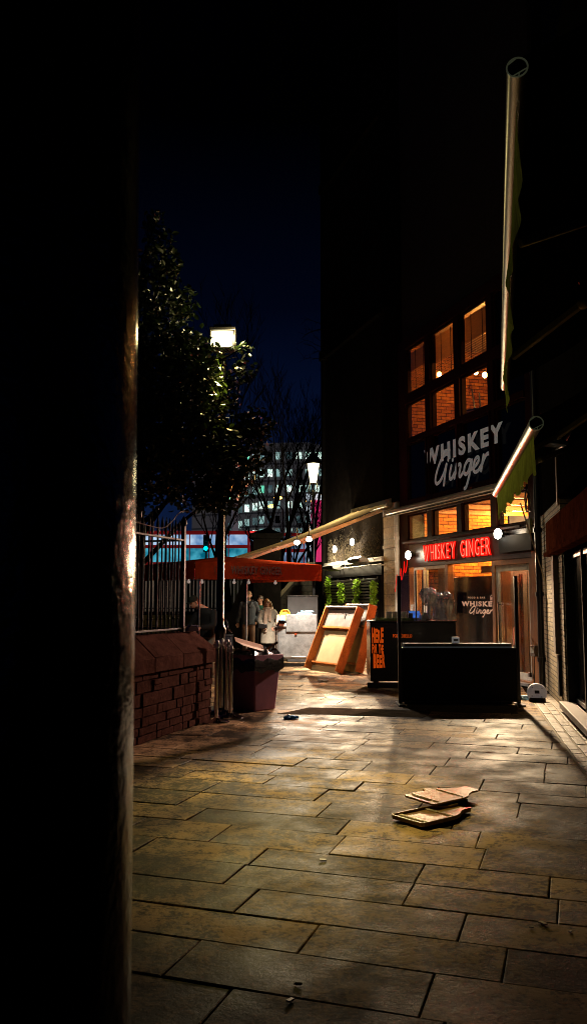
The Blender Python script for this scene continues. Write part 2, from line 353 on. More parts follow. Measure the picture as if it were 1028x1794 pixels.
sc.render.engine = 'CYCLES'; sc.cycles.pixel_filter_type = 'BLACKMAN_HARRIS'; sc.cycles.filter_width = 1.0
try:
    sc.cycles.use_denoising = True; sc.cycles.denoiser = 'OPENIMAGEDENOISE'; sc.cycles.denoising_input_passes = 'RGB_ALBEDO_NORMAL'; sc.cycles.denoising_prefilter = 'ACCURATE'
    sc.cycles.sample_clamp_indirect = 4; sc.cycles.max_bounces = 7; sc.cycles.transparent_max_bounces = 24; sc.cycles.caustics_reflective = False; sc.cycles.caustics_refractive = False
except Exception: pass
# ================================================================== THE SETTING: paving, road
def slab_material():
    m, nt, out = nmat('stone_slabs'); L = nt.links.new; b = N(nt, 'ShaderNodeBsdfPrincipled'); tc = N(nt, 'ShaderNodeTexCoord')
    at_ = N(nt, 'ShaderNodeAttribute', _attribute_name='slab')
    r0 = N(nt, 'ShaderNodeValToRGB'); el = r0.color_ramp.elements
    el[0].position = 0; el[0].color = (.09,.058,.033,1); el[1].position = 1; el[1].color = (.46,.31,.17,1)
    for p, c in ((.12,(.22,.146,.080)), (.5,(.33,.22,.118)), (.8,(.38,.255,.135))):
        q = el.new(p); q.color = (*c, 1)
    L(at_.outputs['Fac'], r0.inputs[0])
    n1 = N(nt, 'ShaderNodeTexNoise', Scale=.9, Detail=3, Roughness=.55); n2 = N(nt, 'ShaderNodeTexNoise', Scale=9, Detail=4, Roughness=.62); n3 = N(nt, 'ShaderNodeTexNoise', Scale=2.3, Detail=4, Roughness=.6); n4 = N(nt, 'ShaderNodeTexNoise', Scale=34, Detail=5, Roughness=.7)
    for n in (n1, n2, n3, n4): L(tc.outputs['Object'], n.inputs['Vector'])
    def ramp(n, a, b_, lo, hi):
        r = N(nt, 'ShaderNodeMapRange'); r.inputs[1].default_value = a; r.inputs[2].default_value = b_; r.inputs[3].default_value = lo; r.inputs[4].default_value = hi; L(n.outputs[0], r.inputs[0]); return r
    def mth(op, x, y):
        m_ = N(nt, 'ShaderNodeMath', _operation=op)
        for i, q in enumerate((x, y)):
            if hasattr(q, 'outputs'): L(q.outputs[0], m_.inputs[i])
            else: m_.inputs[i].default_value = q
        return m_
    pit = mth('ADD', mth('MULTIPLY', n2, .38), mth('ADD', mth('MULTIPLY', n4, .42), mth('MULTIPLY', n3, .20)))
    sv = N(nt, 'ShaderNodeMath', _operation='MULTIPLY_ADD'); L(at_.outputs['Fac'], sv.inputs[0]); sv.inputs[1].default_value = .07; sv.inputs[2].default_value = -.046
    pit2 = mth('ADD', pit, sv); pr = ramp(pit2, .455, .525, .12, 1.12); tone = ramp(n1, .36, .64, .42, 1.18); st = ramp(n3, .36, .60, .60, 1.12)
    vo = N(nt, 'ShaderNodeTexVoronoi', Scale=4.5); L(tc.outputs['Object'], vo.inputs['Vector']); gm = N(nt, 'ShaderNodeMapRange'); gm.inputs[1].default_value = .06; gm.inputs[2].default_value = .09; gm.inputs[3].default_value = .4; L(vo.outputs['Distance'], gm.inputs[0])
    m2 = mth('MULTIPLY', mth('MULTIPLY', pr, tone), mth('MULTIPLY', st, gm))
    mx = N(nt, 'ShaderNodeMix', _data_type='RGBA', _blend_type='MULTIPLY'); mx.inputs[0].default_value = 1; L(r0.outputs[0], mx.inputs[6]); L(m2.outputs[0], mx.inputs[7])
    L(mx.outputs[2], b.inputs['Base Color'])
    rr = ramp(n3, .3, .7, .36, .75); L(rr.outputs[0], b.inputs['Roughness']); b.inputs['Specular IOR Level'].default_value = .07
    bp = N(nt, 'ShaderNodeBump', Strength=.7, Distance=.010); L(pit.outputs[0], bp.inputs['Height']); L(bp.outputs[0], b.inputs['Normal'])
    L(b.outputs[0], out.inputs[0]); return m
M['slab'] = slab_material(); M['joint'] = mat('joint_sand', (.018,.014,.010), .9, spec=0, bump=.4)
ROW = AZ(-71.5) * -1; ACR = AZ(18.5)            # along a course / across the courses
RW0 = AZ(191.3); WA = Vector((4.40, 14.75, 0))  # right hand building line, corner at WA, running towards the camera
RN = Vector((-RW0.y, RW0.x, 0)); RN = RN if RN.x < 0 else -RN
def right_gap(p): return (p - WA).dot(RN)       # distance out from the right hand building line
def make_paving():
    V = []; Fc = []; val = []
    q = .4; rows = 0
    while q < 31:
        wd = rnd(.34, .45); s = -14 + rnd(0, 1)
        while s < 15:
            ln = rnd(.6, 1.18); g = .0016
            c = ROW * (s + ln/2) + ACR * (q + wd/2)
            if c.y > .3 and max(right_gap(ROW*a_ + ACR*b_) for a_ in (s, s+ln) for b_ in (q, q+wd)) > .385 and abs(c.x) < 2.2 + c.y * .5:
                corners = [(s+g+rnd(0,.004), q+g+rnd(0,.003)), (s+ln-g-rnd(0,.004), q+g+rnd(0,.003)), (s+ln-g-rnd(0,.004), q+wd-g-rnd(0,.003)), (s+g+rnd(0,.004), q+wd-g-rnd(0,.003))]
                h = rnd(-.0025, .0025); ta, tb = rnd(-.003,.003), rnd(-.003,.003); k = rnd(.05, 1) if random.random() > .07 else rnd(0, .08); o = len(V)
                for lvl in (0, 1, 2):
                    for (a, b), (da, db) in zip(corners, ((1,1),(-1,1),(-1,-1),(1,-1))):
                        ins = (0, 0, .005)[lvl]; z = (-.02, h - .003, h)[lvl] + (ta * da + tb * db if lvl else 0)
                        p = ROW * (a + da*ins) + ACR * (b + db*ins); gp = right_gap(p)
                        if gp < .378: p = p - ROW * ((.378 - gp) / abs(ROW.dot(RN)))
                        V.append((p.x, p.y, z))
                for l in (0, 1):
                    for i in range(4):
                        j = (i+1) % 4; Fc.append((o+l*4+i, o+l*4+j, o+l*4+4+j, o+l*4+4+i)); val.append(k)
                Fc.append((o+8, o+9, o+10, o+11)); val.append(k)
            s += ln
        q += wd
    me = bpy.data.meshes.new('pavement'); me.from_pydata(V, [], Fc); me.materials.append(M['slab'])
    at_ = me.attributes.new('slab', 'FLOAT', 'FACE'); at_.data.foreach_set('value', val)
    o = bpy.data.objects.new('pavement', me); COL.objects.link(o); return struct(o)
make_paving()
mb = MB(); mb.add([(-600,-60,-.022),(600,-60,-.022),(600,1500,-.022),(-600,1500,-.022)], [(0,1,2,3)]); struct(mb.build('ground', M['joint'], smooth=0))
mb = MB(); mb.add([(-200,30,-.004),(200,30,-.004),(200,44,-.004),(-200,44,-.004)], [(0,1,2,3)]); struct(mb.build('road', M['asphalt'], smooth=0))
# setts beside the right hand building
M['sett'] = mat('sett_stone', (.16,.135,.10), .55, bump=.7, var=.45, scale=7, bscale=45, dirt=.3); M['mortar'] = mat('pale_mortar', (.34,.29,.21), .85, bump=.5)
mb = MB()
for c in range(3):
    t = 1.0 + rnd(0, .1)
    while t < 14.5:
        ln = rnd(.16, .27); g0 = .012 + c * .118
        a = WA + RW0 * t + RN * g0; b = WA + RW0 * (t+ln-.014) + RN * g0; w_ = RN * .100; z = rnd(-.002, .004); tp = .006
        mb.hexa([(a.x,a.y,-.03),(b.x,b.y,-.03),(b.x+w_.x,b.y+w_.y,-.03),(a.x+w_.x,a.y+w_.y,-.03),(a.x,a.y,z),(b.x,b.y,z),(b.x+w_.x,b.y+w_.y,z),(a.x+w_.x,a.y+w_.y,z)])
        t += ln
struct(mb.build('sett_strip', M['sett'], bevel=.006, smooth=40))
mb = MB(); a = WA + RW0*.8; b = WA + RW0*15; w_ = RN*.37
mb.add([(a.x,a.y,-.008),(b.x,b.y,-.008),(b.x+w_.x,b.y+w_.y,-.008),(a.x+w_.x,a.y+w_.y,-.008)], [(0,1,2,3)]); struct(mb.build('sett_bed', M['mortar'], smooth=0))
# tarmac patch across the paving
def flat_poly(pts, z, m, name, kind='structure', thick=.004, jag=.02):
    P = []
    for i, p in enumerate(pts):
        a, b = Vector((*p, 0)), Vector((*pts[(i+1) % len(pts)], 0)); k = max(1, int((b-a).length / .18))
        for j in range(k): q = a.lerp(b, j/k); P.append((q.x + rnd(-jag,jag), q.y + rnd(-jag,jag)))
    n = len(P); mb = MB(); mb.add([(x,y,z-.02) for x,y in P] + [(x,y,z) for x,y in P], [tuple(range(n,2*n))] + [(i,(i+1)%n,(i+1)%n+n,i+n) for i in range(n)])
    o = mb.build(name, m, smooth=0); 
    return struct(o, kind) if kind else o
g = lambda u, v: tuple(gnd(u, v)[:2])
flat_poly([g(488,1251), g(540,1240), g(672,1243), g(757,1247), g(742,1257), g(600,1253)], .0045, M['tarpatch'], 'tarmac_patch')
flat_poly([g(704,1243), g(757,1248), g(905,1250), g(905,1236), g(704,1230)], .003, M['tarpatch'], 'shadow_strip')  # dark sheet laid as the shadow along the foot of the windbreak
# ================================================================== foreground pillar
t = thing('cast_iron_column', 'thick dark painted column filling the left edge in the foreground', 'column', (-.348,.80,0))
mb = MB(); mb.lathe([(.235,0),(.235,.02),(.215,.10),(.2,.3),(.196,1.2),(.188,2.0),(.16,4.6)], n=64); mb.build('shaft', mat('blistered_dark_paint', (.002,.001,.0009), .18, bump=.22, bscale=60, var=.5, scale=14, spec=.28), t, smooth=60)
# ================================================================== left boundary wall, railing
WZ = math.atan2(.952, .306)      # local x runs along the wall away from the camera, local -y faces the street
w0 = Vector((-1.68, 9.006, 0)) - Vector((.306,.952,0)) * 6.0
t = thing('boundary_wall', 'low red sandstone boundary wall with chamfered coping beside the paving', 'wall', w0, WZ)
LEN = 8.0
def rubble(x0, x1, z0, z1, ydir, mb):
    z = z0
    while z < z1 - .03:
        h = min(rnd(.07, .15), z1 - z); h = z1 - z if z1 - z - h < .06 else h; x = x0 - rnd(0, .2)
        while x < x1:
            l = rnd(.12, .38); a, b = max(x, x0), min(x+l, x1); pr = rnd(.0, .024)
            if b - a > .03:
                if l < .34 and random.random() < .3 and h > .13:
                    mb.box(a+.006, b-.006, -pr, .12, z+.005, z+h/2-.004); mb.box(a+.006, b-.006, -rnd(0,.035), .12, z+h/2+.004, z+h-.005)
                else: mb.box(a+.006, b-.006, -pr, .12, z+.005, z+h-.005)
            x += l
        z += h
mb = MB(); rubble(0, LEN, 0, .74, -1, mb); s0 = len(mb.v)
e_ = MB(); rubble(0, .45, 0, .74, -1, e_); e_.xform(Matrix.Translation((LEN+.012,0.02,0)) @ Matrix.Rotation(PI/2,4,'Z')); mb.add(e_.v, e_.f)
mb.build('rubble_face', M['redsand'], t, bevel=.006, smooth=40)
mb = MB(); mb.box(.02, LEN-.02, .03, .5, 0, .735); mb.build('wall_core', M['joint'], t, smooth=0)
x = 0
while x < LEN:
    l = rnd(.6, .95); l = LEN + .06 - x if LEN - x - l < .35 else l; mb = MB()
    y0, zc = -.07, rnd(-.004,.004); x1 = x + l - .008
    end = x1 > LEN - .2; q = .14 if end else 0
    mb.hexa([(x,y0,.745),(x1,y0,.745),(x1,.55,.745),(x,.55,.745),(x,y0,.905+zc),(x1,y0,.905+zc),(x1,.55,.905+zc),(x,.55,.905+zc)])
    mb.hexa([(x,y0,.9052+zc),(x1,y0,.9052+zc),(x1,.55,.9052+zc),(x,.55,.9052+zc),(x,.19,1.135+zc),(x1-q,.19,1.135+zc),(x1-q,.42,1.135+zc),(x,.42,1.135+zc)])
    mb.build('coping_stone', M['coping'], t, bevel=.008); x += l
RAIL = ((M['iron']),)
t = thing('iron_railing', 'tall dark iron railing with upright bars on top of the boundary wall', 'railing', w0, WZ)
mb = MB(); mb.box(0, LEN-.28, .27, .31, 1.165, 1.19); mb.build('rail', M['railiron'], t, bevel=.004)
for q in ((0, LEN-.28, .27, .31, 2.30, 2.325), (LEN-.29, LEN-.25, .27, 3.2, 1.165, 1.19), (LEN-.29, LEN-.25, .27, 3.2, 2.30, 2.325)): MB().box(*q).build('rail', M['railiron'], t, bevel=.004)
bar = None
def railbar(x, y, r=.011, h=1.42):
    global bar
    if bar is None:
        mb = MB(); mb.tube([(0,0,1.13),(0,0,1.13+1.3)], [.011,.011], 8); mb.lathe([(.011,0),(.022,.03),(.018,.06),(.002,.15)], (0,0,2.42), 8); mb.lathe([(.011,0),(.02,.015),(.011,.03)], (0,0,1.3), 8)
        bar = mb.build('bar', M['railiron'], t); o = bar
    else: o = bar.copy(); COL.objects.link(o); o.parent = t
    o.location = (x, y, 0); o.rotation_euler = (rnd(-.008,.008), rnd(-.008,.008), 0); return o
x = 3.2
while x < LEN - .34: railbar(x, .29); x += .112
for i in range(24): railbar(LEN-.27, .42 + .112*i)
mb = MB(); mb.box(LEN-.295, LEN-.245, .265, .315, 1.12, 2.5); mb.lathe([(.03,0),(.045,.03),(.04,.07),(.005,.13)], (LEN-.27,.29,2.5), 10); mb.build('corner_post', M['railiron'], t, bevel=.004)
# litter left on the coping
p = gnd(345,1112,1.17)
o = MB().box(-.07,.07,-.05,.05,0,.05).box(-.05,.06,-.04,.05,.05,.075).build('paper_box', mat('lilac_card', (.45,.40,.6), .6, bump=.1), bevel=.004); o.location = (-1.30,10.75,1.145); o.rotation_euler = (0,0,.5); tag(o, 'small crumpled lilac paper box on the end of the wall coping', 'paper box')
# ================================================================== street lamps
t = thing('street_lamp', 'tall dark street lamp with bright yellow lantern above the evergreen tree', 'street lamp', (-1.04,11.9,0))
mb = MB(); mb.lathe([(.085,0),(.085,.1),(.072,.14),(.072,1.05),(.085,1.08),(.085,1.13),(.052,1.2),(.047,3.2),(.04,5.0)], n=16); mb.build('post', M['iron'], t)
mb = MB(); mb.lathe([(.06,0),(.055,.03),(.05,.07)], (0,0,4.98), 12)
mb.tube([(.065,0,1.28),(.1,-.02,1.22),(.12,-.02,1.12),(.17,-.02,1.08)], .014, 8)
mb.build('bracket', M['chrome'], t)
[MB().bar((x*.165,y*.12,5.22),(x*.175,y*.13,5.48),.022).build('lantern_bar', M['iron'], t) for x in (-1,1) for y in (-1,1)]
MB().box(-.17,.17,-.13,.13,5.20,5.225).build('lantern_tray', M['iron'], t, bevel=.006)
mb = MB(); mb.box(-.19,.19,-.15,.15,5.47,5.52); mb.box(-.13,.13,-.1,.1,5.518,5.57); mb.build('lantern_cap', M['iron'], t, bevel=.01)
mb = MB(); mb.box(-.165,.165,-.12,.12,5.27,5.465); mb.build('lantern_glass', M['lampwarm'], t, bevel=.02)
light('lamp_light', 'SPOT', (0,-.14,5.18), 3700, (1,.76,.20), t, .07, aim=(.72,-4.8,0), cone=35, blend=1)
light('lamp_light', 'SPOT', (.05,.15,5.18), 720, (1,.88,.70), t, .07, aim=(1.3,6.6,.6), cone=50, blend=.8)
light('lamp_light', 'POINT', (0.24,-.20,5.36), 80, (1,.80,.34), t, .05)
# ================================================================== evergreen tree
def leaf_cloud(blobs, n, size, mats, name, parent, seed=1, up=.35, shell=.55):
    rg = np.random.default_rng(seed); wts = np.array([b[3]*b[4]*b[5] for b in blobs]) ** .8; wts /= wts.sum(); V = []; Fc = []
    for i in rg.choice(len(blobs), n, p=wts):
        cx, cy, cz, rx, ry, rz = blobs[i]; d = rg.normal(size=3); d /= np.linalg.norm(d); r = (shell + (1-shell)*rg.random()) if rg.random() < .75 else rg.random()
        c = Vector((cx + d[0]*rx*r, cy + d[1]*ry*r, cz + d[2]*rz*r)); s = size * (.55 + .8*rg.random())
        a = Vector((*rg.normal(size=2), rg.normal()*.5 - up)).normalized(); nrm = Vector(rg.normal(size=3)); b = a.cross(nrm).normalized(); nn = a.cross(b)
        o = len(V); wd = s * .30; f = nn * s * .10
        V += [tuple(c), tuple(c + a*s*.35 + b*wd + f), tuple(c + a*s), tuple(c + a*s*.35 - b*wd + f), tuple(c + a*s*.75 + b*wd*.75 + f*.6), tuple(c + a*s*.75 - b*wd*.75 + f*.6)]
        Fc += [[o, o+1, o+4, o+2], [o, o+2, o+5, o+3]]
    mb = MB(); mb.add(V, Fc); return mb.build(name, mats, parent, smooth=0, recalc=False)
def pxblob(u, v, Y, ru, rv, ry=None):
    c = at(u, v, Y); k = Y / F; return (c.x, c.y, c.z, ru*k, ry or ru*k, rv*k)
TR = Vector((-2.25, 11.6, 0))
t = thing('evergreen_tree', 'dense evergreen tree with glossy leaves rising behind the iron railing', 'tree', TR)
B = [pxblob(*a) for a in ((265,560,11.2,62,150),(300,700,11.0,100,140),(345,810,11.3,95,95),(415,790,11.6,58,70),(250,800,10.6,70,110),(290,460,11.5,30,60),(340,640,11.4,55,70),(385,690,11.75,42,45),(440,745,11.7,38,36),
    (425,650,11.65,24,26),(320,530,11.5,28,40),(270,400,11.4,22,40),(385,860,11.4,55,40),(425,610,11.75,20,14),(470,748,11.8,14,18))]
B = [(b[0]-TR.x, b[1]-TR.y, b[2], *b[3:]) for b in B]
leaf_cloud(B, 11500, .092, M['leaf'], 'crown', t, 3)
mb = MB(); mb.tube([(0,0,0),(.02,.02,1.2),(.06,0,2.4),(.1,-.05,4.2),(.12,-.05,6.2)], [.13,.11,.095,.06,.02], 10)
for b in B:
    z0 = max(1.4, b[2] - 1.1); p0 = Vector((.05,0,z0)); p1 = Vector(b[:3]); mid = p0.lerp(p1, .5) + Vector((rnd(-.1,.1),rnd(-.1,.1),.12)); mb.tube([p0, mid, p1], [.04,.026,.008], 6)
    for k in range(6):
        e1 = p1 + Vector((rnd(-1,1)*b[3], rnd(-1,1)*b[4], rnd(-.9,.9)*b[5])); mb.tube([mid.lerp(p1,.6), mid.lerp(e1,.6)+Vector((0,0,.05)), e1], [.012,.008,.003], 5)
mb.build('trunk', M['bark'], t)
# thin stems on the street side of the tree, hanging twigs above the wall
t = thing('climber_stem', 'long bare stem trailing over the iron railing beside the dark column', 'stem', at(300,925,10.2))
a = t.location; pts = [at(u,v,Y) - a for u,v,Y in ((236,914,9.0),(262,921,9.3),(285,925,9.6),(300,915,9.8),(318,896,10.2),(340,900,10.4))]
MB().tube(catmull(pts,4), .006, 6).build('stem', mat('red_bark', (.12,.05,.04), .6), t)
# ================================================================== bare trees further off
def bare_tree(pos, h, seed, lean, label, spread=.42, r0=.12, nb=5):
    rg = random.Random(seed); t = thing('bare_tree', label, 'tree', pos, 0, 'bare winter trees in front of the far building'); tr = MB(); cr = MB()
    def grow(p, d, l, r, depth):
        pts = [p]; n = 4; dd = d.copy()
        for i in range(n):
            dd = (dd + Vector((rg.uniform(-1,1), rg.uniform(-1,1), rg.uniform(-.3,.6))) * .11).normalized(); pts.append(pts[-1] + dd * l / n)
        rs = [r * (1 - .6*i/n) for i in range(n+1)]
        (tr if depth < 2 else cr).tube(pts, rs, 6 if depth < 2 else 4, False)
        if depth >= 4: return
        for k in range(nb if depth < 3 else 4):
            f = rg.uniform(.25, 1); i = min(n-1, int(f*n)); q = pts[i].lerp(pts[i+1], f*n - i); ax = Vector((rg.uniform(-1,1), rg.uniform(-1,1), rg.uniform(-.1,.5))).normalized()
            grow(q, (dd * (1-spread) + ax * spread + Vector((0,0,.22))).normalized(), l * rg.uniform(.38,.62), max(.009, rs[i] * .55), depth + 1)
    grow(Vector((0,0,0)), Vector((lean, 0, 1)).normalized(), h, r0, 0)
    tr.build('trunk', M['bark'], t); cr.build('crown', M['bark'], t, smooth=0)
for i, (u, Y, top, lean, lab) in enumerate(((430,31,660,.05,'bare tree with pale street windows behind it, left of the gate pier'), (408,27,620,-.03,'bare tree close behind the street lamp post'), (468,33,640,.02,'slender bare tree rising over the grey gate pier'),
        (505,30,680,-.04,'bare multi branched tree left of the black heritage lamp'), (526,36,660,.05,'distant bare tree just left of the heritage lamp head'), (552,38,700,.0,'thin bare tree between the heritage lamp and dark building'), (365,30,560,.04,'bare tree behind the orange canopy at the left'))):
    h = at(u, top, Y).z; p = at(u, 1050, Y); bare_tree((p.x, Y, 0), h*.62, 20+i, lean, lab)
o_tw = thing('overhanging_twig', 'dark bare twigs sticking out from the edge of the tall building', 'twig', at(572,600,22.5))
mb = MB(); a = o_tw.location
for k in range(9):
    p = Vector((.02, 0, rnd(-.5,.6))); pts = [p]; d = Vector((-1, -.3, rnd(-.3,.5))).normalized()
    for i in range(5): d = (d + Vector((rnd(-.3,.2), rnd(-.3,.3), rnd(-.4,.3)))).normalized(); pts.append(pts[-1] + d*.17)
    mb.tube(pts, [.012,.01,.008,.006,.005,.003], 5)
    for i in range(3): q = pts[2+i]; mb.tube([q, q + Vector((rnd(-.25,.1),rnd(-.1,.1),rnd(-.3,.3)))], [.006,.003], 4)
mb.build('twigs', M['bark'], o_tw)
# ================================================================== THE PUB (local: x = -s along the front, y into the building)
P0 = Vector((4.334, 14.825, 0)); PRZ = math.atan2(-math.cos(R(17.7)), math.sin(R(17.7))); PM = Matrix.Translation(P0) @ Matrix.Rotation(PRZ, 4, 'Z'); PMI = PM.inverted()
def fl(s, z, y=0): return PM @ Vector((-s, y, z))
def fpx(u, v, y=0):   # survey: world point on the plane y metres behind the pub front
    n = Vector((math.cos(R(17.7)), math.sin(R(17.7)), 0)); r = ray(u, v); e_ = Vector((0,0,EYE)); return e_ + r * ((fl(0,0,y) - e_).dot(n) / r.dot(n))
def fs(u, v, y=0): q = PMI @ fpx(u, v, y); return -q.x, q.z
pub = thing('pub_building', 'tall dark pub building with timber framed windows lit orange inside', 'building', P0, PRZ)
def B_(name, m, boxes, parent=pub, bevel=.006, **k):
    mb = MB()
    for b in boxes: mb.box(*b)
    return mb.build(name, m, parent, bevel=bevel, **k)
XL = -5.62
# walls: upper storeys, returns, floor slabs, back
B_('wall', M['brickdark'], [(XL,.2,.1,.35,7.95,19), (XL-.02,XL+.12,.1,6,0,7.95), (.08,.2,.1,6,0,19), (XL,.08,4.6,4.8,5.3,8.2)], bevel=0)
B_('interior_wall', M['brickin'], [(XL+.1,.08,4.4,4.6,0,8.2)], bevel=0)
M['brickside'] = brick('interior_brick_side', '#c47a30', '#9a5420', '#4a2a12', plane='YZ', bw=.27, bh=.085, ms=.008, bump=1.0)
B_('interior_side_wall', M['brickside'], [(XL+.125,XL+.17,.55,4.39,.07,3.7)], bevel=0); B_('interior_side_wall', M['brickside'], [(XL+.125,XL+.17,.14,4.39,5.285,7.84)], bevel=0); B_('interior_wall', M['brickin'], [(XL+.18,.07,4.30,4.38,5.29,7.84)], bevel=0)
M['ceil'] = mat('timber_ceiling', (.20,.10,.04), .6, bump=.1, stretch=(1,6,1))
M['floorin'] = mat('dark_floor', (.03,.02,.015), .4)
B_('floor_slab', M['ceil'], [(XL+.12,.08,.12,4.4,3.92,4.0), (XL+.12,.08,.12,4.4,5.18,5.28), (XL+.12,.08,.12,4.4,7.85,7.95)], bevel=0)
B_('ground_floor', M['floorin'], [(XL+.12,.08,.12,4.4,.02,.06)], bevel=0)
mb = MB()
for i in range(7): mb.box(XL+.12, .08, .5+i*.6, .62+i*.6, 3.72, 3.918)
for i in range(5): mb.box(XL+.5+i*1.1, XL+.62+i*1.1, .45, 4.39, 3.60, 3.715)
mb.build('ceiling_beam', M['wood'], pub, bevel=.01)
# timber frame
vert = [(-.14-.0,.12)] ; FR = []
for a, b in ((1.19,1.40),(2.54,2.75),(3.88,4.12)): FR.append((-b,-a,-.06,.12,2.9,7.9))
FR += [(-5.62,-5.17,-.03,.12,0,7.9), (-.16,.12,-.03,.12,2.9,7.9)]
for z0, z1, y0 in ((2.855,2.95,-.075),(3.55,3.60,-.07),(5.26,5.40,-.07),(6.25,6.49,-.07),(7.63,7.9,-.07),(3.78,3.9,-.04)): FR.append((-5.17,-.16,y0,.118,z0,z1))
fr = B_('facade_frame', M['timber'], FR, bevel=.008)
# inner dark sashes
cols = [(1.40,2.54),(2.75,3.88),(4.12,5.165),(.16,1.19)]
M['blind'] = mat('wood_blind_slat', (.46,.30,.13), .5, bump=.05, var=.2, stretch=(1,1,8), trans=.5)
for ci, (a, b) in enumerate(cols):
    for ri, (z0, z1) in enumerate(((6.49,7.63),(5.40,6.25),(3.90,5.26),(2.95,3.55))):
        wmb = MB(); e = .03
        for q in ((-b,-b+e,.0,.06,z0,z1),(-a-e,-a,.0,.06,z0,z1),(-b+e,-a-e,.0,.06,z0,z0+e),(-b+e,-a-e,.0,.06,z1-e,z1)): wmb.box(*q)
        wn = wmb.build('window', M['timber'], pub, bevel=.004)
        g_ = M['glassdark'] if ri == 2 or (ci == 3 and ri < 2) else M['glass']
        MB().box(-b+e,-a-e,.028,.034,z0+e,z1-e).build('pane', g_, wn, smooth=0)
        if ri == 0:
            bl = MB(); n = 21; closed = {0: .5, 1: .55, 2: .42, 3: .9}[ci]
            for k in range(n):
                z = z1 - .05 - (k + .5) * (z1-z0-.08)/n; f = k / n; an = R(86) if f < closed else R(20 if ci != 2 else 45)
                for x0, x1 in ((-b+.06, -a-.06),):
                    st = len(bl.v); bl.box(x0-.17, x1+.075, -.028, .028, -.002, .002)
                    bl.xform(Matrix.Translation((0, .155, z)) @ Matrix.Rotation(an, 4, 'X'), st)
            for fx in (.22,.62,.95): bl.box(-b+(b-a)*fx-.012, -b+(b-a)*fx+.012, .122, .125, z0+.05, z1-.04, 1)
            bl.build('blind', [M['blind'], M['joint']], wn, smooth=0)
# first floor void behind the lettering and a curtain wall behind
B_('void_back', M['blackmatt'], [(XL+.12,.08,1.0,1.1,4.0,5.18)], bevel=0)
# sign fascia board, window heads
M['fascia'] = mat('dark_red_fascia', (.022,.010,.007), .4, bump=.08, var=.3)
B_('sign_fascia', M['fascia'], [(-5.17,.12,-.02,.12,2.30,2.853)], bevel=.01)
B_('light_rail', M['timber'], [(-5.2,-.25,-.16,-.12,2.86,2.90)], bevel=.004)
B_('shutter_box', M['blackmatt'], [(-1.0,.08,-.14,-.025,2.42,2.74)], bevel=.01)
# ground floor: left window bays, door opening, right glazed door
M['orangewood'] = mat('orange_wood', (.36,.13,.035), .4, bump=.08, var=.3, stretch=(8,8,.7))
for q in [(-3.36,-3.24,-.03,.12,.0,2.30), (-1.46,-1.35,-.03,.12,.0,2.30), (-.17,-.06,-.04,.12,0,2.30)]: B_('door_post', M['wood'], [q])
for q in [(-1.349,-.171,-.035,.1,2.20,2.298), (-1.349,-.171,-.035,.1,.0,.09)]: B_('door_rail', M['wood'], [q])
B_('jamb', M['orangewood'], [(-.055,.13,-.06,.12,0,2.62)], bevel=.008)
B_('jamb', M['orangewood'], [(-5.168,-4.95,-.02,.2,.0,2.298)], bevel=.008)
for a, b in ((3.36,4.36),(4.42,4.95)):
    f = MB()
    for q in ((-b,-b+.05,0,.06,.5,2.299),(-a-.05,-a,0,.06,.5,2.299),(-b+.05,-a-.05,0,.06,.5,.56),(-b+.05,-a-.05,0,.06,2.23,2.299)): f.box(*q)
    wn = f.build('window', M['whitepaint'], pub, bevel=.004); MB().box(-b+.05,-a-.05,.03,.036,.56,2.23).build('pane', M['glass'], wn, smooth=0)
B_('stall_riser', M['timber'], [(-4.95,-3.36,.0,.12,.0,.498)], bevel=.006)
d_ = MB()
for q in ((-1.35,-1.27,.0,.05,.09,2.2),(-.25,-.17,.0,.05,.09,2.2),(-1.27,-.25,.0,.05,.09,.22),(-1.27,-.25,.0,.05,2.08,2.2)): d_.box(*q)
d_ = d_.build('glass_door', M['whitepaint'], pub, bevel=.005)
MB().box(-1.27,-.25,.022,.028,.22,2.08).build('pane', M['frost'], d_, smooth=0)
mb = MB(); mb.bar((-1.21,-.05,.75),(-1.21,-.05,1.5),.03); mb.bar((-1.21,-.05,.8),(-1.21,.02,.8),.02); mb.bar((-1.21,-.05,1.45),(-1.21,.02,1.45),.02); mb.build('handle', M['chrome'], d_, bevel=.004)
# open inner door leaf of varnished wood, pale porch wall behind the glazed door
B_('inner_door_leaf', M['orangewood'], [(-1.44,-1.37,.14,.34,.07,2.2)], bevel=.005)
M['porch'] = mat('porch_wall', (.34,.25,.17), .8, bump=.1, var=.3, scale=2)
B_('porch_wall', M['porch'], [(-1.45,-1.40,.36,3.0,.065,3.2)], bevel=0)
B_('left_lining', M['porch'], [(-5.49,-4.9,.9,1.0,.06,2.4)], bevel=0)
B_('threshold', M['greyslab'], [(-3.24,-.17,-.12,.12,0,.055)], bevel=.006)
# dark entrance panel with lettering
M['darkpanel'] = mat('dark_brown_gloss', (.022,.012,.009), .18, bump=.02, var=.3)
sa = fs(792,1050,.55)[0]; sl = fs(809,1050,.545)[0]; sr = fs(864,1050,.545)[0]; zt_ = fs(830,1010,.55)[1]
dp = B_('entrance_panel', M['darkpanel'], [(-sa,-sr+1.0,.55,.6,.06,zt_)], bevel=.004)
B_('panel_frame', M['blackmatt'], [(-sa-.12,-sa-.01,.545,.605,.06,zt_-.05)], bevel=.004)
def pt(name, txt, s_left, z, w, h, y, m, parent=pub, bold=.03, ext=0, space=1.): return text_obj(name, txt, -s_left, z, w, h, m, parent, y, bold, ext, None, space)
def prow(txt, u0, u1, vb, h, y=.545, **k): s0, s1 = fs(u0,vb,y)[0], fs(u1,vb,y)[0]; pt('lettering', txt, s0, fs(u0,vb,y)[1], s0-s1, h, y, M['letterpink'], **k)
prow('FOOD & BAR', 819, 849, 1048.5, .038, space=1.5); prow('WHISKEY', 808, 872, 1062, .112, bold=.05, space=1.25)
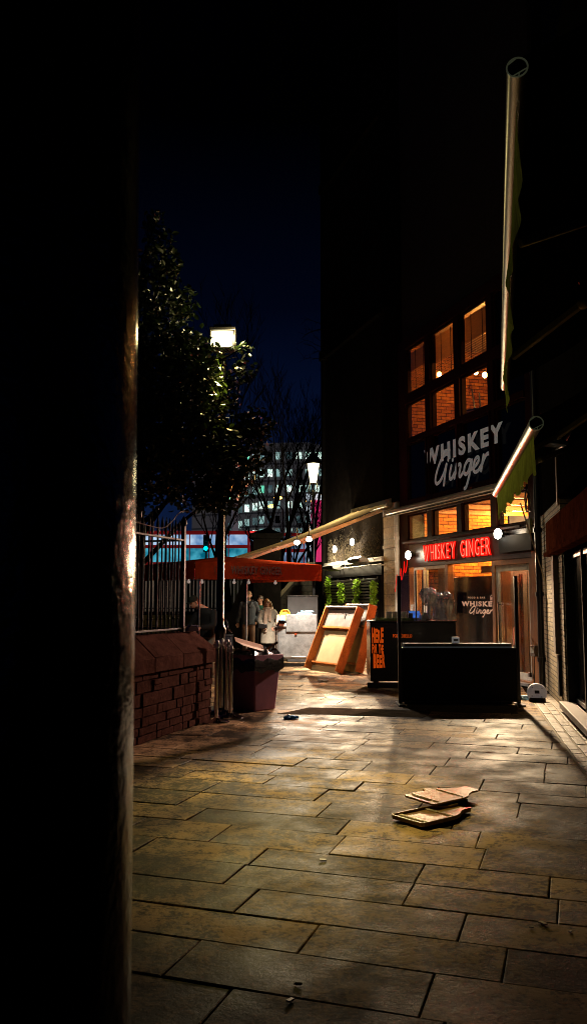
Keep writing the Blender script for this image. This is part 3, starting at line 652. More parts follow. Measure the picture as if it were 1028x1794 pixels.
g0, g1, zg = fs(821,1071,.54)[0], fs(863,1071,.54)[0], fs(840,1080.5,.54)[1]; script_mb(g0-g1, .225, .013, .54, -g0, zg).build('script_lettering', M['letterpink'], pub)
EX, EZ = -fs(861,1048,.54)[0] + 1.72, fs(861,1048,.54)[1] - 1.68
mb = MB(); ring = [(EX-1.72 + .065*math.cos(a*PI/12), .54, EZ+1.68 + .065*math.sin(a*PI/12)) for a in range(25)]; mb.tube(ring, .006, 6, False, None, .5)
mb.tube(catmull([(EX-1.72+(a+1.72)*.5,.54,EZ+1.68+(b-1.68)*.5) for a, b in ((-1.79,1.74),(-1.76,1.62),(-1.72,1.72),(-1.68,1.62),(-1.63,1.75))],4), .008, 6, True, None, .5); mb.build('round_emblem', M['letterpink'], pub)
# slanted second sign inside, small framed sign over the panel
ss = fs(784,1055,.42)[0]; sz = fs(784,1055,.42)[1]
sg = B_('slanted_sign', M['darkpanel'], [(-ss-.04,-ss+.40,.42,.44,sz-.25,sz+.22)], bevel=.004)
pt('lettering', 'WHISKEY', ss, sz-.0, .34, .055, .415, M['letterpink'], bold=.03); script_mb(.28, .11, .007, .414, -ss+.03, sz-.12).build('script_lettering', M['letterpink'], pub)
B_('framed_notice', M['wood'], [(-2.62,-1.98,.42,.45,2.10,2.24)], bevel=.004); B_('notice_card', M['porch'], [(-2.57,-2.03,.415,.419,2.13,2.21)], bevel=0)
mb = MB(); mb.sph((-2.2,.9,2.0), (.05,.05,.07)); mb.bar((-2.2,.9,2.05),(-2.2,.9,2.6),.012); mb.build('pendant', M['black'], pub)
# big white lettering on the first floor glazing
def put(name, txt, s0, s1, z, h, y, m): return pt(name, txt, s0, z, s0 - s1, h, y, m, bold=.05, space=1.3)
put('lettering', 'WHISKEY', 4.19, .86, 4.56, .40, -.064, M['letterwhite'])
zb = 4.11; GL, GR = 3.70, 1.37; zd = 3.84; script_mb(GL-GR, 2.3*(zb-zd)/.72, .040, -.072, -GL, zd, .16).build('script_lettering', M['letterwhite'], pub)
for s_ in (3.93, 4.06, 2.62, 1.31): MB().box(-s_-.022,-s_+.022,-.098,-.061,3.92,5.25).build('glazing_bar', M['timber'], pub)
# interior lights: warm lamps
for x, y, p in ((-4.6,2.6,600),(-2.4,2.8,900),(-1.0,3.0,600)): light('interior_light', 'POINT', (x,y,3.45), p, (1,.46,.11), pub, .12)
for x, y, p in ((-4.7,1.2,4),(-3.3,1.1,170),(-1.9,1.6,40)): light('interior_light', 'POINT', (x,y,7.35), p, (1,.40,.09), pub, .08)
light('interior_light', 'POINT', (-2.4,2.6,2.6), 200, (1,.42,.09), pub, .1)
light('interior_light', 'POINT', (-.75,.9,2.7), 80, (1,.72,.45), pub, .1); light('interior_light', 'POINT', (-4.7,.8,2.2), 10, (1,.7,.4), pub, .1)
for i, (u, v, y, lab) in enumerate(((833,652,1.6,'glowing pendant bulb, left of the two in the lit first floor window'), (848.5,657,.8,'glowing pendant bulb, right of the two in the lit first floor window'), (768,636,1.3,'glowing bulb seen through the middle wooden blind, upper of the two'), (769,656,1.0,'glowing bulb seen through the middle wooden blind, lower of the two'))):
    s, z = fs(u, v, y)
    t = thing('pendant_bulb', lab, 'lamp', fl(s, z, y), 0, 'pendant bulbs in the pub')
    mb = MB(); mb.tube([(0,0,.09),(0,0,7.85 - z)], .006, 5); mb.cyl((0,0,.06),(0,0,.11),.022); mb.build('flex', M['black'], t); MB().sph((0,0,0), (.055,.055,.07)).build('bulb', M['bulb'], t)
light('bulb_light', 'POINT', (-1.5,1.0,5.92), 90, (1,.42,.10), pub, .05)
# chairs upturned on tables by the first floor window (silhouettes)
for s, y in ((3.1,.9),(2.2,1.0),(1.9,1.2)):
    t = thing('upturned_chair', 'dark chair upturned on a table behind the lit first floor window', 'chair', fl(s,5.28,y), rnd(0,3), 'upturned chairs upstairs')
    mb = MB(); mb.box(-.2,.2,-.2,.2,.45,.48); mb.build('seat', M['black'], t); mb = MB()
    for a in (-.17,.17):
        for b in (-.17,.17): mb.bar((a,b,.47),(a*1.25,b*1.25,.92),.025)
    mb.build('legs', M['black'], t); MB().box(-.45,.45,-.35,.35,.40,.44).box(-.03,.03,-.03,.03,0,.40).build('table_under', M['black'], t)
# ---- red channel-letter sign
t = thing('neon_sign', 'red glowing letter sign on the fascia above the pub entrance', 'sign', fl(4.33,2.38,-.02), PRZ)
def channel(txt, x0, x1, zc0, h, parent):
    ms = [text_mesh(c, 1, 1, .02)[2] for c in txt if c != ' ']; tot = 0; k = 0; W = []
    for c in txt:
        if c == ' ': W.append(.55)
        else: W.append(max(.28, ms[k] * .95) ); k += 1
    gap = .2; tot = sum(W) + gap * (len(txt)-1); s = (x1-x0)/tot; x = x0
    for c, w_ in zip(txt, W):
        if c != ' ':
            V, Fc, _ = text_mesh(c, w_*s, h, .035, .015); mb = MB(); mb.add([(a + x, b - .03, z + zc0) for a, b, z in V], Fc); L_ = mb.build('letter', M['neon'], parent, smooth=0, recalc=True)
            V, Fc, _ = text_mesh(c, w_*s*.82, h*.86, -.02); mb = MB(); mb.add([(a + x + w_*s*.09, b - .05, z + zc0 + h*.07) for a, b, z in V], Fc); mb.build('letter_face', M['neonhot'], L_, smooth=0, recalc=False)
        x += (w_ + gap) * s
channel('WHISKEY GINGER', 0, 2.9, .03, .37, t)
light('sign_light', 'AREA', (1.45,-.35,.1), 70, (1,.05,.03), t, aim=(1.45,-3,-1.4), size=(2.8,.3))
# ---- vertical red neon script on the left reveal
t = thing('neon_script', 'small red neon script hung upright at the left side of the pub entrance', 'sign', fl(5.16,1.72,-.05), PRZ)
mb = MB(); mb.tube(catmull([(0,0,.78),(.05,-.03,.86),(.06,-.06,.6),(.02,-.09,.45),(.08,-.13,.72),(.1,-.16,.5),(.06,-.2,.28),(.12,-.24,.55),(.14,-.28,.3),(.1,-.32,.1),(.16,-.36,.4),(.19,-.4,.2),(.17,-.42,.0)],5), .010, 6); mb.build('tube', M['neon'], t)
MB().tube([(.0,.0,.6),(.0,.03,.6)], .01).tube([(.1,-.16,.4),(.02,.0,.4)], .008).build('bracket', M['black'], t)
# small white stickers under it
tag(text_obj('door_sticker', 'bar', -5.1, 1.28, .16, .22, M['letterwhite'], None, -.025, .02, 0, PM), 'small white lettering on the orange post under the red neon script', 'lettering')
# ---- white wall flood lamps on the pub front
def flood(s, z, lab, power, aim, y=-.12, col=(1,.86,.62), cone=150, rz=PRZ):
    t = thing('flood_lamp', lab, 'wall lamp', fl(s, z, y), rz, 'flood lamps on the pub walls')
    MB().box(-.09,.09,-.03,.05,-.065,.065).build('housing', M['black'], t, bevel=.01); MB().box(-.07,.07,-.036,-.031,-.05,.05).sph((0,-.035,0),(.12,.045,.10)).build('lens', M['lampwhite'], t)  # lens dome oversized to imitate the bloom around the lamp
    MB().bar((0,.05,0),(0,abs(y)-.002,.0),.03).bar((0,.05,.0),(0,.05,.1),.02).build('bracket', M['black'], t)
    a = Matrix.Rotation(-PRZ,4,'Z') @ (Vector(aim) - fl(s,z,y)); light('flood_light', 'SPOT', (0,-.13,-.02), power, col, t, .05, aim=a, cone=cone, blend=.9)
    light('flood_spill', 'POINT', (0,-.12,.02), 14, col, t, .05)
flood(.86, 2.78, 'bright white flood lamp at the right end of the red letter sign', 2500, (3.2,11.9,0), -.2, (1,.72,.43), 50)
light('flood_light', 'SPOT', fl(.86,2.74,-.36), 2300, (1,.64,.50), None, .05, aim=(-1.1,11.2,.5), cone=44, blend=.8)  # added fill spot at the right flood, brightening the bin and wall
flood(4.86, 2.58, 'bright white flood lamp at the left end of the red letter sign', 900, (.7,14.2,0), -.15, (1,.66,.36), 96)
# ---- retracted white awning cassette over the shop front
t = thing('awning_cassette', 'closed white awning box across the pub front under the big white lettering', 'awning', fl(6.05,3.6,-.02), PRZ)
mb = MB(); prof = [(0,0),(-.16,.0),(-.19,.04),(-.19,.11),(-.15,.15),(0,.16)]
mb.add([(0,y-.06,z) for y,z in prof] + [(5.85,y-.06,z) for y,z in prof], [tuple(range(6)),tuple(range(11,5,-1))] + [(i,i+6,(i+1)%6+6,(i+1)%6) for i in range(6)]); mb.build('case', M['creamal'], t, bevel=.006)
MB().box(-.02,.0,-.27,-.05,-.01,.17).build('end_cap', M['white'], t, bevel=.006); MB().box(.02,5.8,-.24,-.22,-.016,-.001).build('front_slot', M['blackmatt'], t)
# ---- brick upper band on the pub: nothing seen. White down pipe and sandstone pier to the left
t = thing('down_pipe', 'pale painted rain pipe between sandstone pier and pub front', 'pipe', fl(5.66,0,-.06), PRZ)
mb = MB(); mb.cyl((0,-.04,0),(0,-.04,3.5),.055); 
for z in (.6,1.8,3.0): mb.cyl((0,-.04,z),(0,-.04,z+.08),.07)
mb.tube([(0,-.04,3.5),(0,-.04,3.7),(-.1,-.0,3.9)], .055); mb.build('pipe', M['whitepaint'], t)
t = thing('sandstone_pier', 'sandstone block pier beside the heaters, lit pale yellow', 'pier', fl(6.55,0,0), PRZ)
MB().box(0,.82,-.06,.3,0,3.95).build('shaft', M['blockstone'], t, bevel=.01); MB().box(-.02,.9,-.05,.3,3.952,14).build('upper_shaft', M['bkwall'], t)  # near-black upper shaft imitates the floodlight fading up the pier
MB().box(-.0,.86,-.09,-.061,2.82,2.9).build('string_course', M['sand'], t, bevel=.006)
# ================================================================== neighbouring dark building with the heated yard wall (same front line)
t = thing('dark_building', 'tall black stone building with the heaters and hanging ivy on its yard wall', 'building', fl(11,0,0), PRZ)
MB().box(0,4.45,.0,6,0,26).build('wall', M['render'], t, bevel=0)
MB().box(-.12,0.0,-.1,1.2,0,26).build('corner_quoins', M['bkwall'], t); [MB().box(-.2,4.45,-.14,0,z,z+.3).build('cornice', M['bkwall'], t, bevel=.02) for z in (9.0,14.5)]
MB().box(.1,4.4,-.10,-.002,2.52,2.64).build('ledge', M['whitepaint'], t, bevel=.008)
f = MB().box(.1,4.3,-.05,-.002,2.18,2.5); f.build('dark_band', M['blackmatt'], t)
# rough creeper stubble on the wall around the lamps
rg = np.random.default_rng(5); V = []; Fc = []
for i in range(2600):
    x = rg.uniform(.3,4.2); z = 2.66 + abs(rg.normal())*.30; a = rg.uniform(-1.3,1.3); l = rg.uniform(.03,.09); o = len(V); dx, dz = math.sin(a)*l, math.cos(a)*l; yy = -.01 - rg.uniform(0,.05); wd = .008
    V += [(x,yy,z),(x+wd,yy-.01,z),(x+dx,yy-.015,z+dz)]; Fc.append([o,o+1,o+2])
mb = MB(); mb.add(V,Fc); mb.build('wall_creeper', mat('dry_creeper', (.20,.17,.12), .8, bump=0, var=.5), t, smooth=0, recalc=False)
# two flood lamps on that wall
for s, z, lab, aim in ((9.72,3.0,'left bright flood lamp on the dark yard wall over the heaters',(-.5,17.6,0)), (8.36,3.12,'right bright flood lamp on the dark yard wall over the heaters',(.7,17.0,0))):
    flood(s, z, lab, 1500, aim, -.16, (1,.72,.42), 42)
    light('yard_wash', 'POINT', fl(s, z-.20, -.32), 200, (1,.8,.5), None, .05)
# heaters on a rail
rail = thing('heater_rail', 'thin white conduit rail running along the yard wall below the lamps', 'rail', fl(10.4,2.42,-.15), PRZ)
MB().tube([(0,0,0),(3.9,0,.02)], .014, 8).tube([(.7,0,0),(.7,.15,0)], .014).tube([(2.2,0,0),(2.2,.15,0)], .014).tube([(3.9,0,.0),(3.9,.15,.0)],.02).build('conduit', M['whitepaint'], rail)
def heater(s, z, lab):
    t = thing('patio_heater', lab, 'heater', fl(s, z, -.38), PRZ, 'wall mounted patio heaters')
    mb = MB(); pr = [(-.10,-.05),(.16,-.10),(.18,-.06),(.12,.05),(-.04,.09),(-.12,.03)]
    mb.add([(-.42,y,zz) for y,zz in pr] + [(.42,y,zz) for y,zz in pr], [tuple(range(6)),tuple(range(11,5,-1))] + [(i,i+6,(i+1)%6+6,(i+1)%6) for i in range(6)]); mb.build('hood', M['steel'], t, bevel=.01)
    h = MB(); h.add([(-.37,-.09,-.058),(.37,-.09,-.058),(.37,.14,-.10),(-.37,.14,-.10)], [(0,1,2,3)]); h.build('grille', M['steelgrey'], t)
    MB().bar((.1,.1,.0),(.1,.37,-.05),.03).bar((-.1,.1,.0),(-.1,.37,-.05),.03).tube(catmull([(.25,.1,.03),(.4,.2,.12),(.5,.3,-.05)],5),.009,6).build('bracket', M['black'], t)
heater(9.55, 2.46, 'steel patio heater on the yard wall, left one below the flood lamp'); heater(7.55, 2.58, 'steel patio heater on the yard wall, right one nearer the sandstone pier')
# slatted trellis with hanging ivy
t = thing('trellis', 'black slatted timber trellis on the yard wall behind the hanging ivy', 'trellis', fl(10.9,0,-.06), PRZ)
mb = MB()
for k in range(17): mb.box(0,3.95,-.03,0,.72+k*.083,.72+k*.083+.05)
mb.build('slats', mat('black_stained_slat', (.03,.027,.025), .35, bump=.1, stretch=(.6,6,6)), t, bevel=.004)
mb = MB()
for x in (.0,1.0,2.0,2.95,3.9): mb.box(x,x+.06,0.001,.04,.5,2.15)
mb.build('batten', M['blackmatt'], t)
for u, v0, v1, lab in ((575,1012,1065,'slimmest ivy strand, hanging at the far left end of the trellis'),(597,1022,1055,'short bright ivy strand, second from the left on the trellis'),(624,1016,1064,'longest bright ivy strand, third from the left on the trellis'),(654,1018,1058,'bushy ivy strand at the right end of the trellis')):
    r = ray(u, 1030); n = Vector((-math.cos(R(17.7)), -math.sin(R(17.7)), 0)); q = fl(0,0,-.16); tt = (q - Vector((0,0,EYE))).dot(n) / r.dot(n); pw = Vector((0,0,EYE)) + r*tt
    z0 = EYE + (1050-v0)/F*pw.y; z1 = EYE + (1050-v1)/F*pw.y; t = thing('hanging_ivy', lab, 'plant', (pw.x,pw.y,z0), PRZ, 'ivy strands hanging on the trellis')
    L_ = z0 - z1; bl = [(rnd(-.05,.05), 0, -L_*f, (.15 if u > 590 else .09)*(1.1-.6*f)+.02, .08, L_*.16) for f in (.08,.25,.42,.6,.78,.93)]
    leaf_cloud(bl, 420, .07, M['ivy'], 'leaves', t, int(u), .5, .2); MB().tube([(0,.04,0),(.01,0,-L_*.5),(0,0,-L_)], .008, 5).build('stem', M['bark'], t); MB().box(-.08,.08,.0,.12,-.02,.05).build('pot', M['black'], t)
# black post with grey box at the left end of the trellis
p = fl(11.15,0,-.35); t = thing('yard_post', 'slim dark post with a grey box at the left end of the trellis', 'post', p, PRZ)
MB().box(-.03,.03,-.03,.03,0,2.5).cyl((.05,0,2.5),(.05,0,4.0),.012).build('post', M['navy'], t); MB().box(-.05,.36,-.12,.06,2.10,2.38).build('box', M['steelgrey'], t, bevel=.01)
# ================================================================== big cream awning slung from the yard wall
a0 = fl(6.1,3.97,-.05); n = Vector((-math.cos(R(17.7)), -math.sin(R(17.7)), 0)); d = Vector((-math.sin(R(17.7)), math.cos(R(17.7)), 0))
t = thing('retractable_awning', 'open cream awning sloping down from the dark wall over the orange canopy', 'awning', a0, PRZ)
LA, WA_ = 3.95, 2.6
def aw(i, j): return (-j*WA_, -i*LA, -i*1.46 - .10*math.sin(PI*i) + .006*math.sin(j*40))
mb = MB(); mb.sheet(aw, 14, 40); mb.build('fabric', M['cream'], t, recalc=False)
MB().cyl((.06,-LA,-1.47),(-WA_-.05,-LA,-1.47),.05).build('front_bar', M['creamal'], t)
mb = MB(); mb.box(-WA_-.05,.05,-.03,.1,-.09,.1); mb.cyl((.0,-.08,-.04),(.1,-.08,-.04),.085); mb.build('cassette', M['creamal'], t, bevel=.02)
for x in (-.12, -WA_+.15):
    mb = MB(); e1 = Vector((x,-.05,-.14)); el = Vector((x - .05,-2.25,-1.02)); e2 = Vector((x,-LA+.05,-1.50)); mb.bar(e1, el, .055, .085); mb.bar(el, e2, .045, .07); mb.sph(el, .06)
    mb.build('folding_arm', M['arm'], t, bevel=.008)
mb = MB(); mb.bar((-.0,-.0,-.13),(.0,-LA,-1.58),.05,.06); mb.build('side_rail', M['arm'], t, bevel=.006)
# ================================================================== orange canopy (street stall parasol) with printed valance
A = Vector((-1.93,16.25,0)); Bq = Vector((.60,17.95,0)); CZ = math.atan2(Bq.y-A.y, Bq.x-A.x); CL = (Bq-A).length
t = thing('market_canopy', 'orange fabric canopy with dark printed valance spanning the left of the lane', 'canopy', A, CZ)
mb = MB(); D = 3.1
def val(i, j): x = i*CL; return (x, -.012 - .02*math.sin(i*9)*j - .012*math.sin(i*31)*j, 2.29 - .34*j - .012*math.sin(i*14)*j)
mb.sheet(val, 60, 8); mb.sheet(lambda i, j: (CL+.012+.015*math.sin(i*9)*j, i*D, 2.29-.34*j), 20, 5); mb.sheet(lambda i, j: (-.012, i*D, 2.29-.34*j), 12, 4)
mb.build('valance', M['orange'], t, recalc=False)
mb = MB(); c = (CL/2, D/2, 2.50); mb.add([(0,0,2.292),(CL,0,2.292),(CL,D,2.292),(0,D,2.292),c], [(0,1,4),(1,2,4),(2,3,4),(3,0,4)]); mb.build('roof', M['orange'], t, smooth=0)
mb = MB()
for x, y in ((.14,.06),(.06,D-.06),(CL-.06,D-.06)): mb.cyl((x,y,0),(x,y,2.28),.02)
for p, q in (((.0,.05,2.26),(CL,.05,2.26)),((0,D-.05,2.26),(CL,D-.05,2.26)),((.05,0,2.26),(.05,D,2.26)),((CL-.05,0,2.26),(CL-.05,D,2.26))): mb.bar(p,q,.03)
mb.build('frame', M['steel'], t)
text_obj('lettering', 'WHISKEY GINGER', .78, 2.055, 1.22, .17, M['letterdark'], t, -.055, .03, .0, None, 1.1)
mb = MB(); mb.tube([(.50+.09*math.cos(a*PI/10),-.05,2.13+.09*math.sin(a*PI/10)) for a in range(21)], .006, 6, False, None, .4); mb.build('round_emblem', M['letterdark'], t)
M['ub'] = mat('unlit_bulb', (.7,.65,.6), .2, bump=0, emit=((1,.8,.7),.25))  # bulbs are off; a weak glow in the material whitens them
t = thing('string_light', 'string of unlit round white bulbs hanging under the orange canopy', 'string light', A, CZ)
mb = MB(); mb.tube([(x*CL/10, .4, 2.02 - .05*abs(math.sin(x*PI/2.5))) for x in range(11)], .006, 5); mb.build('cable', M['black'], t)
for u in (354, 375, 428, 453, 500): x = (at(u,1022,17).x - A.x) / math.cos(CZ); MB().sph((x,.40,1.90),.035).cyl((x,.4,1.93),(x,.4,1.99),.015).build('bulb', M['ub'], t)
# ================================================================== queue barrier posts
def stanchion(loc, lab, h=1.0, tilt=0):
    t = thing('barrier_post', lab, 'barrier post', loc, rnd(0,3), 'steel queue posts standing at the wall end')
    t.rotation_euler[1] = tilt
    MB().lathe([(.17,0),(.17,.012),(.15,.022),(.06,.035),(.03,.06)], n=28).build('base', M['chrome'], t); mb = MB(); mb.cyl((0,0,.04),(0,0,h-.08),.026); mb.build('tube', M['chrome'], t)
    mb = MB(); mb.lathe([(.033,0),(.033,.07),(.03,.085),(.012,.10)], (0,0,h-.09), 16)
    for a in range(4): mb.bar((0,0,h-.05),(.055*math.cos(a*PI/2),.055*math.sin(a*PI/2),h-.05),.02,.035)
    mb.build('head', M['steel'], t)
for (u, v), lab, h in (((379,1266),'steel queue post nearest the camera, in front of the wall end',1.02),((397,1252),'steel queue post second from the front, by the lamp post',1.0),((404,1257),'steel queue post on the right of the cluster by the lamp post',.93),((388,1248),'steel queue post at the back of the cluster against the wall end',1.0)): stanchion(gnd(u, v), lab, h)
# ================================================================== maroon bin with cardboard, box behind
p = gnd(444,1248); t = thing('waste_bin', 'tall maroon plastic bin stuffed with flattened cardboard', 'bin', (-.56,11.98,0), R(48))
mb = MB(); w0_, w1, H_ = .21, .27, .77; l0, l1 = .22, .28
mb.hexa([(-w0_,-l0,0),(w0_,-l0,0),(w0_,l0,0),(-w0_,l0,0),(-w1,-l1,H_),(w1,-l1,H_),(w1,l1,H_),(-w1,l1,H_)])
mb.build('body', M['bin'], t, bevel=.02); mb = MB()
mb.box(-w1-.02,w1+.02,-l1-.02,-l1+.012,H_-.16,H_+.005).box(-w1-.02,w1+.02,l1-.012,l1+.02,H_-.16,H_+.005).box(-w1-.02,-w1+.012,-l1+.012,l1-.012,H_-.16,H_+.005).box(w1-.012,w1+.02,-l1+.012,l1-.012,H_-.16,H_+.005)
mb.build('rim', M['bin'], t, bevel=.008)
def bag(i, j): a = 2*PI*i; rr = (w1+.026 if True else 0); k = max(abs(math.cos(a)),abs(math.sin(a))); return (rr/k*math.cos(a)*(1-.55*max(0,j-.6)), (l1+.026)/k*math.sin(a)*(1-.55*max(0,j-.6)), H_-.22+.02*math.sin(a*7)+j*.28+.012*math.sin(a*13+j*9))
mb = MB(); mb.sheet(bag, 48, 6); mb.build('bin_bag', M['binbag'], t, recalc=False)
def slab_prop(name, lab, cat, loc, rot, sx, sy, m, group=None, fold=0):
    mb = MB(); mb.box(-sx/2,sx/2,-sy/2,sy/2,0,.006)
    if fold: mb.add([(-sx/2,sy/2,.001),(sx/2,sy/2,.001),(sx/2,sy/2+fold,fold*.5),(-sx/2,sy/2+fold,fold*.5)],[(0,1,2,3)])
    o = mb.build(name, m, smooth=0); o.location = loc; o.rotation_euler = rot; return tag(o, lab, cat, group)
slab_prop('cardboard_sheet', 'pale flattened cardboard flap sticking out of the maroon bin', 'cardboard', (-.56,11.95,.86), (R(8),R(16),R(25)), .46,.36, M['cardpink'], None, .1)
slab_prop('cardboard_sheet', 'narrow cardboard strip leaning up at the right rim of the bin', 'cardboard', (-.36,12.0,.85), (R(12),R(-32),R(10)), .32,.10, M['card'])
slab_prop('cardboard_sheet', 'brown cardboard sheet lying flat over the back of the bin', 'cardboard', (-.74,12.06,.82), (R(-3),R(4),R(60)), .44,.4, M['card'])
t = thing('cardboard_box', 'open brown cardboard box standing behind the queue posts beside the bin', 'box', (-.90,12.15,0), R(6))
mb = MB(); mb.box(-.17,.17,-.15,-.144,.44,.70).box(-.17,.17,.144,.15,.44,.70).box(-.17,-.164,-.144,.144,.44,.70).box(.164,.17,-.144,.144,.44,.70).box(-.164,.164,-.144,.144,.44,.446); mb.add([(-.17,-.15,.70),(.17,-.15,.70),(.17,-.30,.745),(-.17,-.30,.745)],[(0,1,2,3)]); mb.add([(-.17,.15,.70),(.17,.15,.70),(.16,.26,.78),(-.16,.26,.78)],[(0,1,2,3)]); mb.build('carton', M['card'], t, smooth=0)
MB().box(-.15,.15,-.13,.13,.0,.438).build('crate_under', M['blackmatt'], t, bevel=.01)
# ================================================================== boards lying on the paving, litter
def board(loc, rz, lab, rim, flip=False, tilt=0):
    t = thing('wooden_board', lab, 'board', loc, rz, 'amber boards dropped on the paving'); t.rotation_euler[0] = tilt
    # outline in plan: plate then waist then flared grip
    O = [(-.235,-.13),(-.22,-.155),(.10,-.155),(.17,-.135),(.225,-.095),(.29,-.068),(.36,-.072),(.375,-.06),(.375,.06),(.36,.072),(.29,.068),(.225,.095),(.17,.135),(.10,.155),(-.22,.155),(-.235,.13)]
    if flip: O = [(x,-y) for x,y in O][::-1]
    n = len(O); mb = MB(); th = .014
    # plate with a grip slot near the near end: two side strips, end strip, centre
    mb.add([(x,y,.0) for x,y in O] + [(x,y,th) for x,y in O] , [tuple(range(n))[::-1]] + [(i,(i+1)%n,(i+1)%n+n,i+n) for i in range(n)])
    S = [(-.205,-.07),(-.18,-.07),(-.18,.07),(-.205,.07)]
    top = bmesh.new(); vo = [top.verts.new((x,y,th)) for x,y in O]; vi = [top.verts.new((x,y,th)) for x,y in S]
    eo = [top.edges.new((vo[i],vo[(i+1)%n])) for i in range(n)] + [top.edges.new((vi[i],vi[(i+1)%4])) for i in range(4)]
    bmesh.ops.triangle_fill(top, use_beauty=True, edges=eo); top.verts.index_update(); mb.add([v.co[:] for v in top.verts], [[v.index for v in f_.verts] for f_ in top.faces]); top.free()
    mb.build('plate', M['amber'], t, smooth=0)
    MB().box(-.2045,-.1805,-.069,.069,.004,.008).build('slot', M['blackmatt'], t, smooth=0)
    r = MB()
    for x in ((-.165,.10) if not rim else (-.165,-.15,.10,.115)): r.box(x-.003,x+.003,-.14,.14,th+.0005,th+.006)
    if rim:
        m_ = n
        for i in range(n):
            a, b = O[i], O[(i+1)%n]
            if abs(a[0]) > .37 and abs(b[0]) > .37: continue
            r.bar((a[0]*.985,a[1]*.97,th+.007),(b[0]*.985,b[1]*.97,th+.007),.014,.016)
    r.build('rib', M['amber'], t, smooth=0, bevel=.002)
    c = MB(); c.box(.02,.09,.15 if not flip else -.20,.20 if not flip else -.15,.0,.014); c.build('clip_tab', M['amber'], t, bevel=.004); return t
board(gnd(770,1397,.05), R(38), 'amber board with flared grip, upper of the pair lying on the paving', False, tilt=R(2)).location.z = .055
board(gnd(752,1430,.02), R(38), 'amber rimmed board with flared grip, nearest of the pair on the paving', True).location.z = .012
t = thing('board_prop', 'dark wooden block propping up the upper amber board on the paving', 'block', gnd(778,1402), R(30)); MB().box(-.10,.20,-.05,.06,.004,.052).build('block', M['steelgrey'], t, bevel=.005)
def crumple(name, lab, cat, loc, r, m, seed, flat=.4, n=14):
    rg = random.Random(seed); bm = bmesh.new(); bmesh.ops.create_icosphere(bm, subdivisions=3, radius=1)
    for v in bm.verts:
        k = 1 + .35*math.sin(v.co.x*5+seed) * math.cos(v.co.y*6+seed*2) + rg.uniform(-.16,.16); v.co = Vector((v.co.x*r[0]*k, v.co.y*r[1]*k, (v.co.z*flat*k+flat*.8)*r[0]))
        v.co.z = max(v.co.z, .004)
    me = bpy.data.meshes.new(name); bm.to_mesh(me); bm.free(); me.materials.append(m); o = bpy.data.objects.new(name, me); COL.objects.link(o); o.location = loc; return tag(o, lab, cat)
crumple('blue_glove', 'crumpled bright blue glove lying on the paving left of the tarmac patch', 'glove', gnd(509,1260), (.085,.05), M['blue'], 3, .32)
crumple('paper_scrap', 'pale crumpled paper scrap lying on the bright paving before the panels', 'litter', gnd(566,1194), (.10,.05), M['paper'], 5, .28)
crumple('blue_cloth', 'pale blue crumpled cloth beside the white disc base', 'cloth', gnd(921,1226), (.15,.06), M['paleblue'], 8, .25)
for i, (u, v, s, m, lab) in enumerate(((950,1618,.022,'paper','pale paper fleck at the lower right of the paving'),(565,1507,.018,'white','tiny white scrap alone in the middle of the foreground paving'),(776,1262,.03,'white','small white stick of litter near the dark strip before the windbreak'),(930,1625,.010,'paper','tiny pale fleck left of the paper fleck on the lower right paving'),(998,1633,.010,'white','tiny white fleck nearest the right edge of the paving'),(722,1219,.02,'paper','small pale scrap in the shadow under the bar counter'),(508,1753,.016,'steelgrey','small dark scrap at the bottom of the paving'),(522,1725,.014,'bark','small dark leaf fragment low on the foreground paving'))):
    o = slab_prop('litter_fleck', lab, 'litter', gnd(u,v,.004), (R(3),R(5),rnd(0,3)), s*2.2, s, M[m])
# ================================================================== steel kitchen trolley and stuff on it
t = thing('kitchen_trolley', 'battered stainless steel kitchen trolley on castors left of the leaning panels', 'trolley', (.05,19.7,0), R(-4)); Wd = .49
MB().box(-Wd+.09,Wd,-.3,.3,.17,.90).build('cabinet', M['cartsteel'], t, bevel=.012)
MB().box(-.20,Wd+.02,-.315,-.303,.80,1.20).build('splash_panel', M['cartsteel'], t, bevel=.006)
MB().box(-Wd+.02,Wd,-.31,.31,.9,.925).box(-Wd+.1,Wd-.02,-.306,-.30,.2,.23).build('top', M['steel'], t, bevel=.006)
mb = MB(); 
for x in (-Wd+.03,-Wd+.07): mb.box(x-.012,x+.012,-.29,.29,.2,.88)
mb.box(-Wd-.0,-Wd+.012,-.3,.3,.84,.9); mb.build('side_rack', M['steelgrey'], t, bevel=.004)
for x in (-Wd+.1, Wd-.1):
    for y in (-.25,.25):
        c = MB(); c.box(x-.025,x+.025,y-.03,y+.03,.11,.17); c = c.build('castor', M['steel'], t, bevel=.004); MB().cyl((x-.02,y,.055),(x+.02,y,.055),.055).build('wheel', M['black'], c)
MB().box(.0,.05,-.3145,-.302,.74,.76).build('latch', M['redtip'], t)
def item(name, lab, cat, mbuild, m, loc, rz=0, bevel=.006):
    o = mbuild.build(name, m, bevel=bevel); o.location = loc; o.rotation_euler = (0,0,rz); return tag(o, lab, cat)
z = .925; tx, ty = .05, 19.7
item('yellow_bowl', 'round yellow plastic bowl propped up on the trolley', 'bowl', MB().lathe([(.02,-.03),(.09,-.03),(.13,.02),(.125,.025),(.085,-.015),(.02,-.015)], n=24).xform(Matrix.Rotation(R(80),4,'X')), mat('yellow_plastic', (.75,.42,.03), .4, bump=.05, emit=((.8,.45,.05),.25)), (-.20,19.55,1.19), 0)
item('blue_tub', 'pale blue tub beneath the yellow bowl on the trolley', 'tub', MB().box(-.06,.06,-.05,.05,0,.11), M['paleblue'], (-.25,19.40,1.062), .1)
item('black_tray_box', 'black box with white front stacked at the left of the trolley', 'box', MB().box(-.13,.13,-.1,.1,0,.135), M['black'], (-.22,19.56,z), .05)
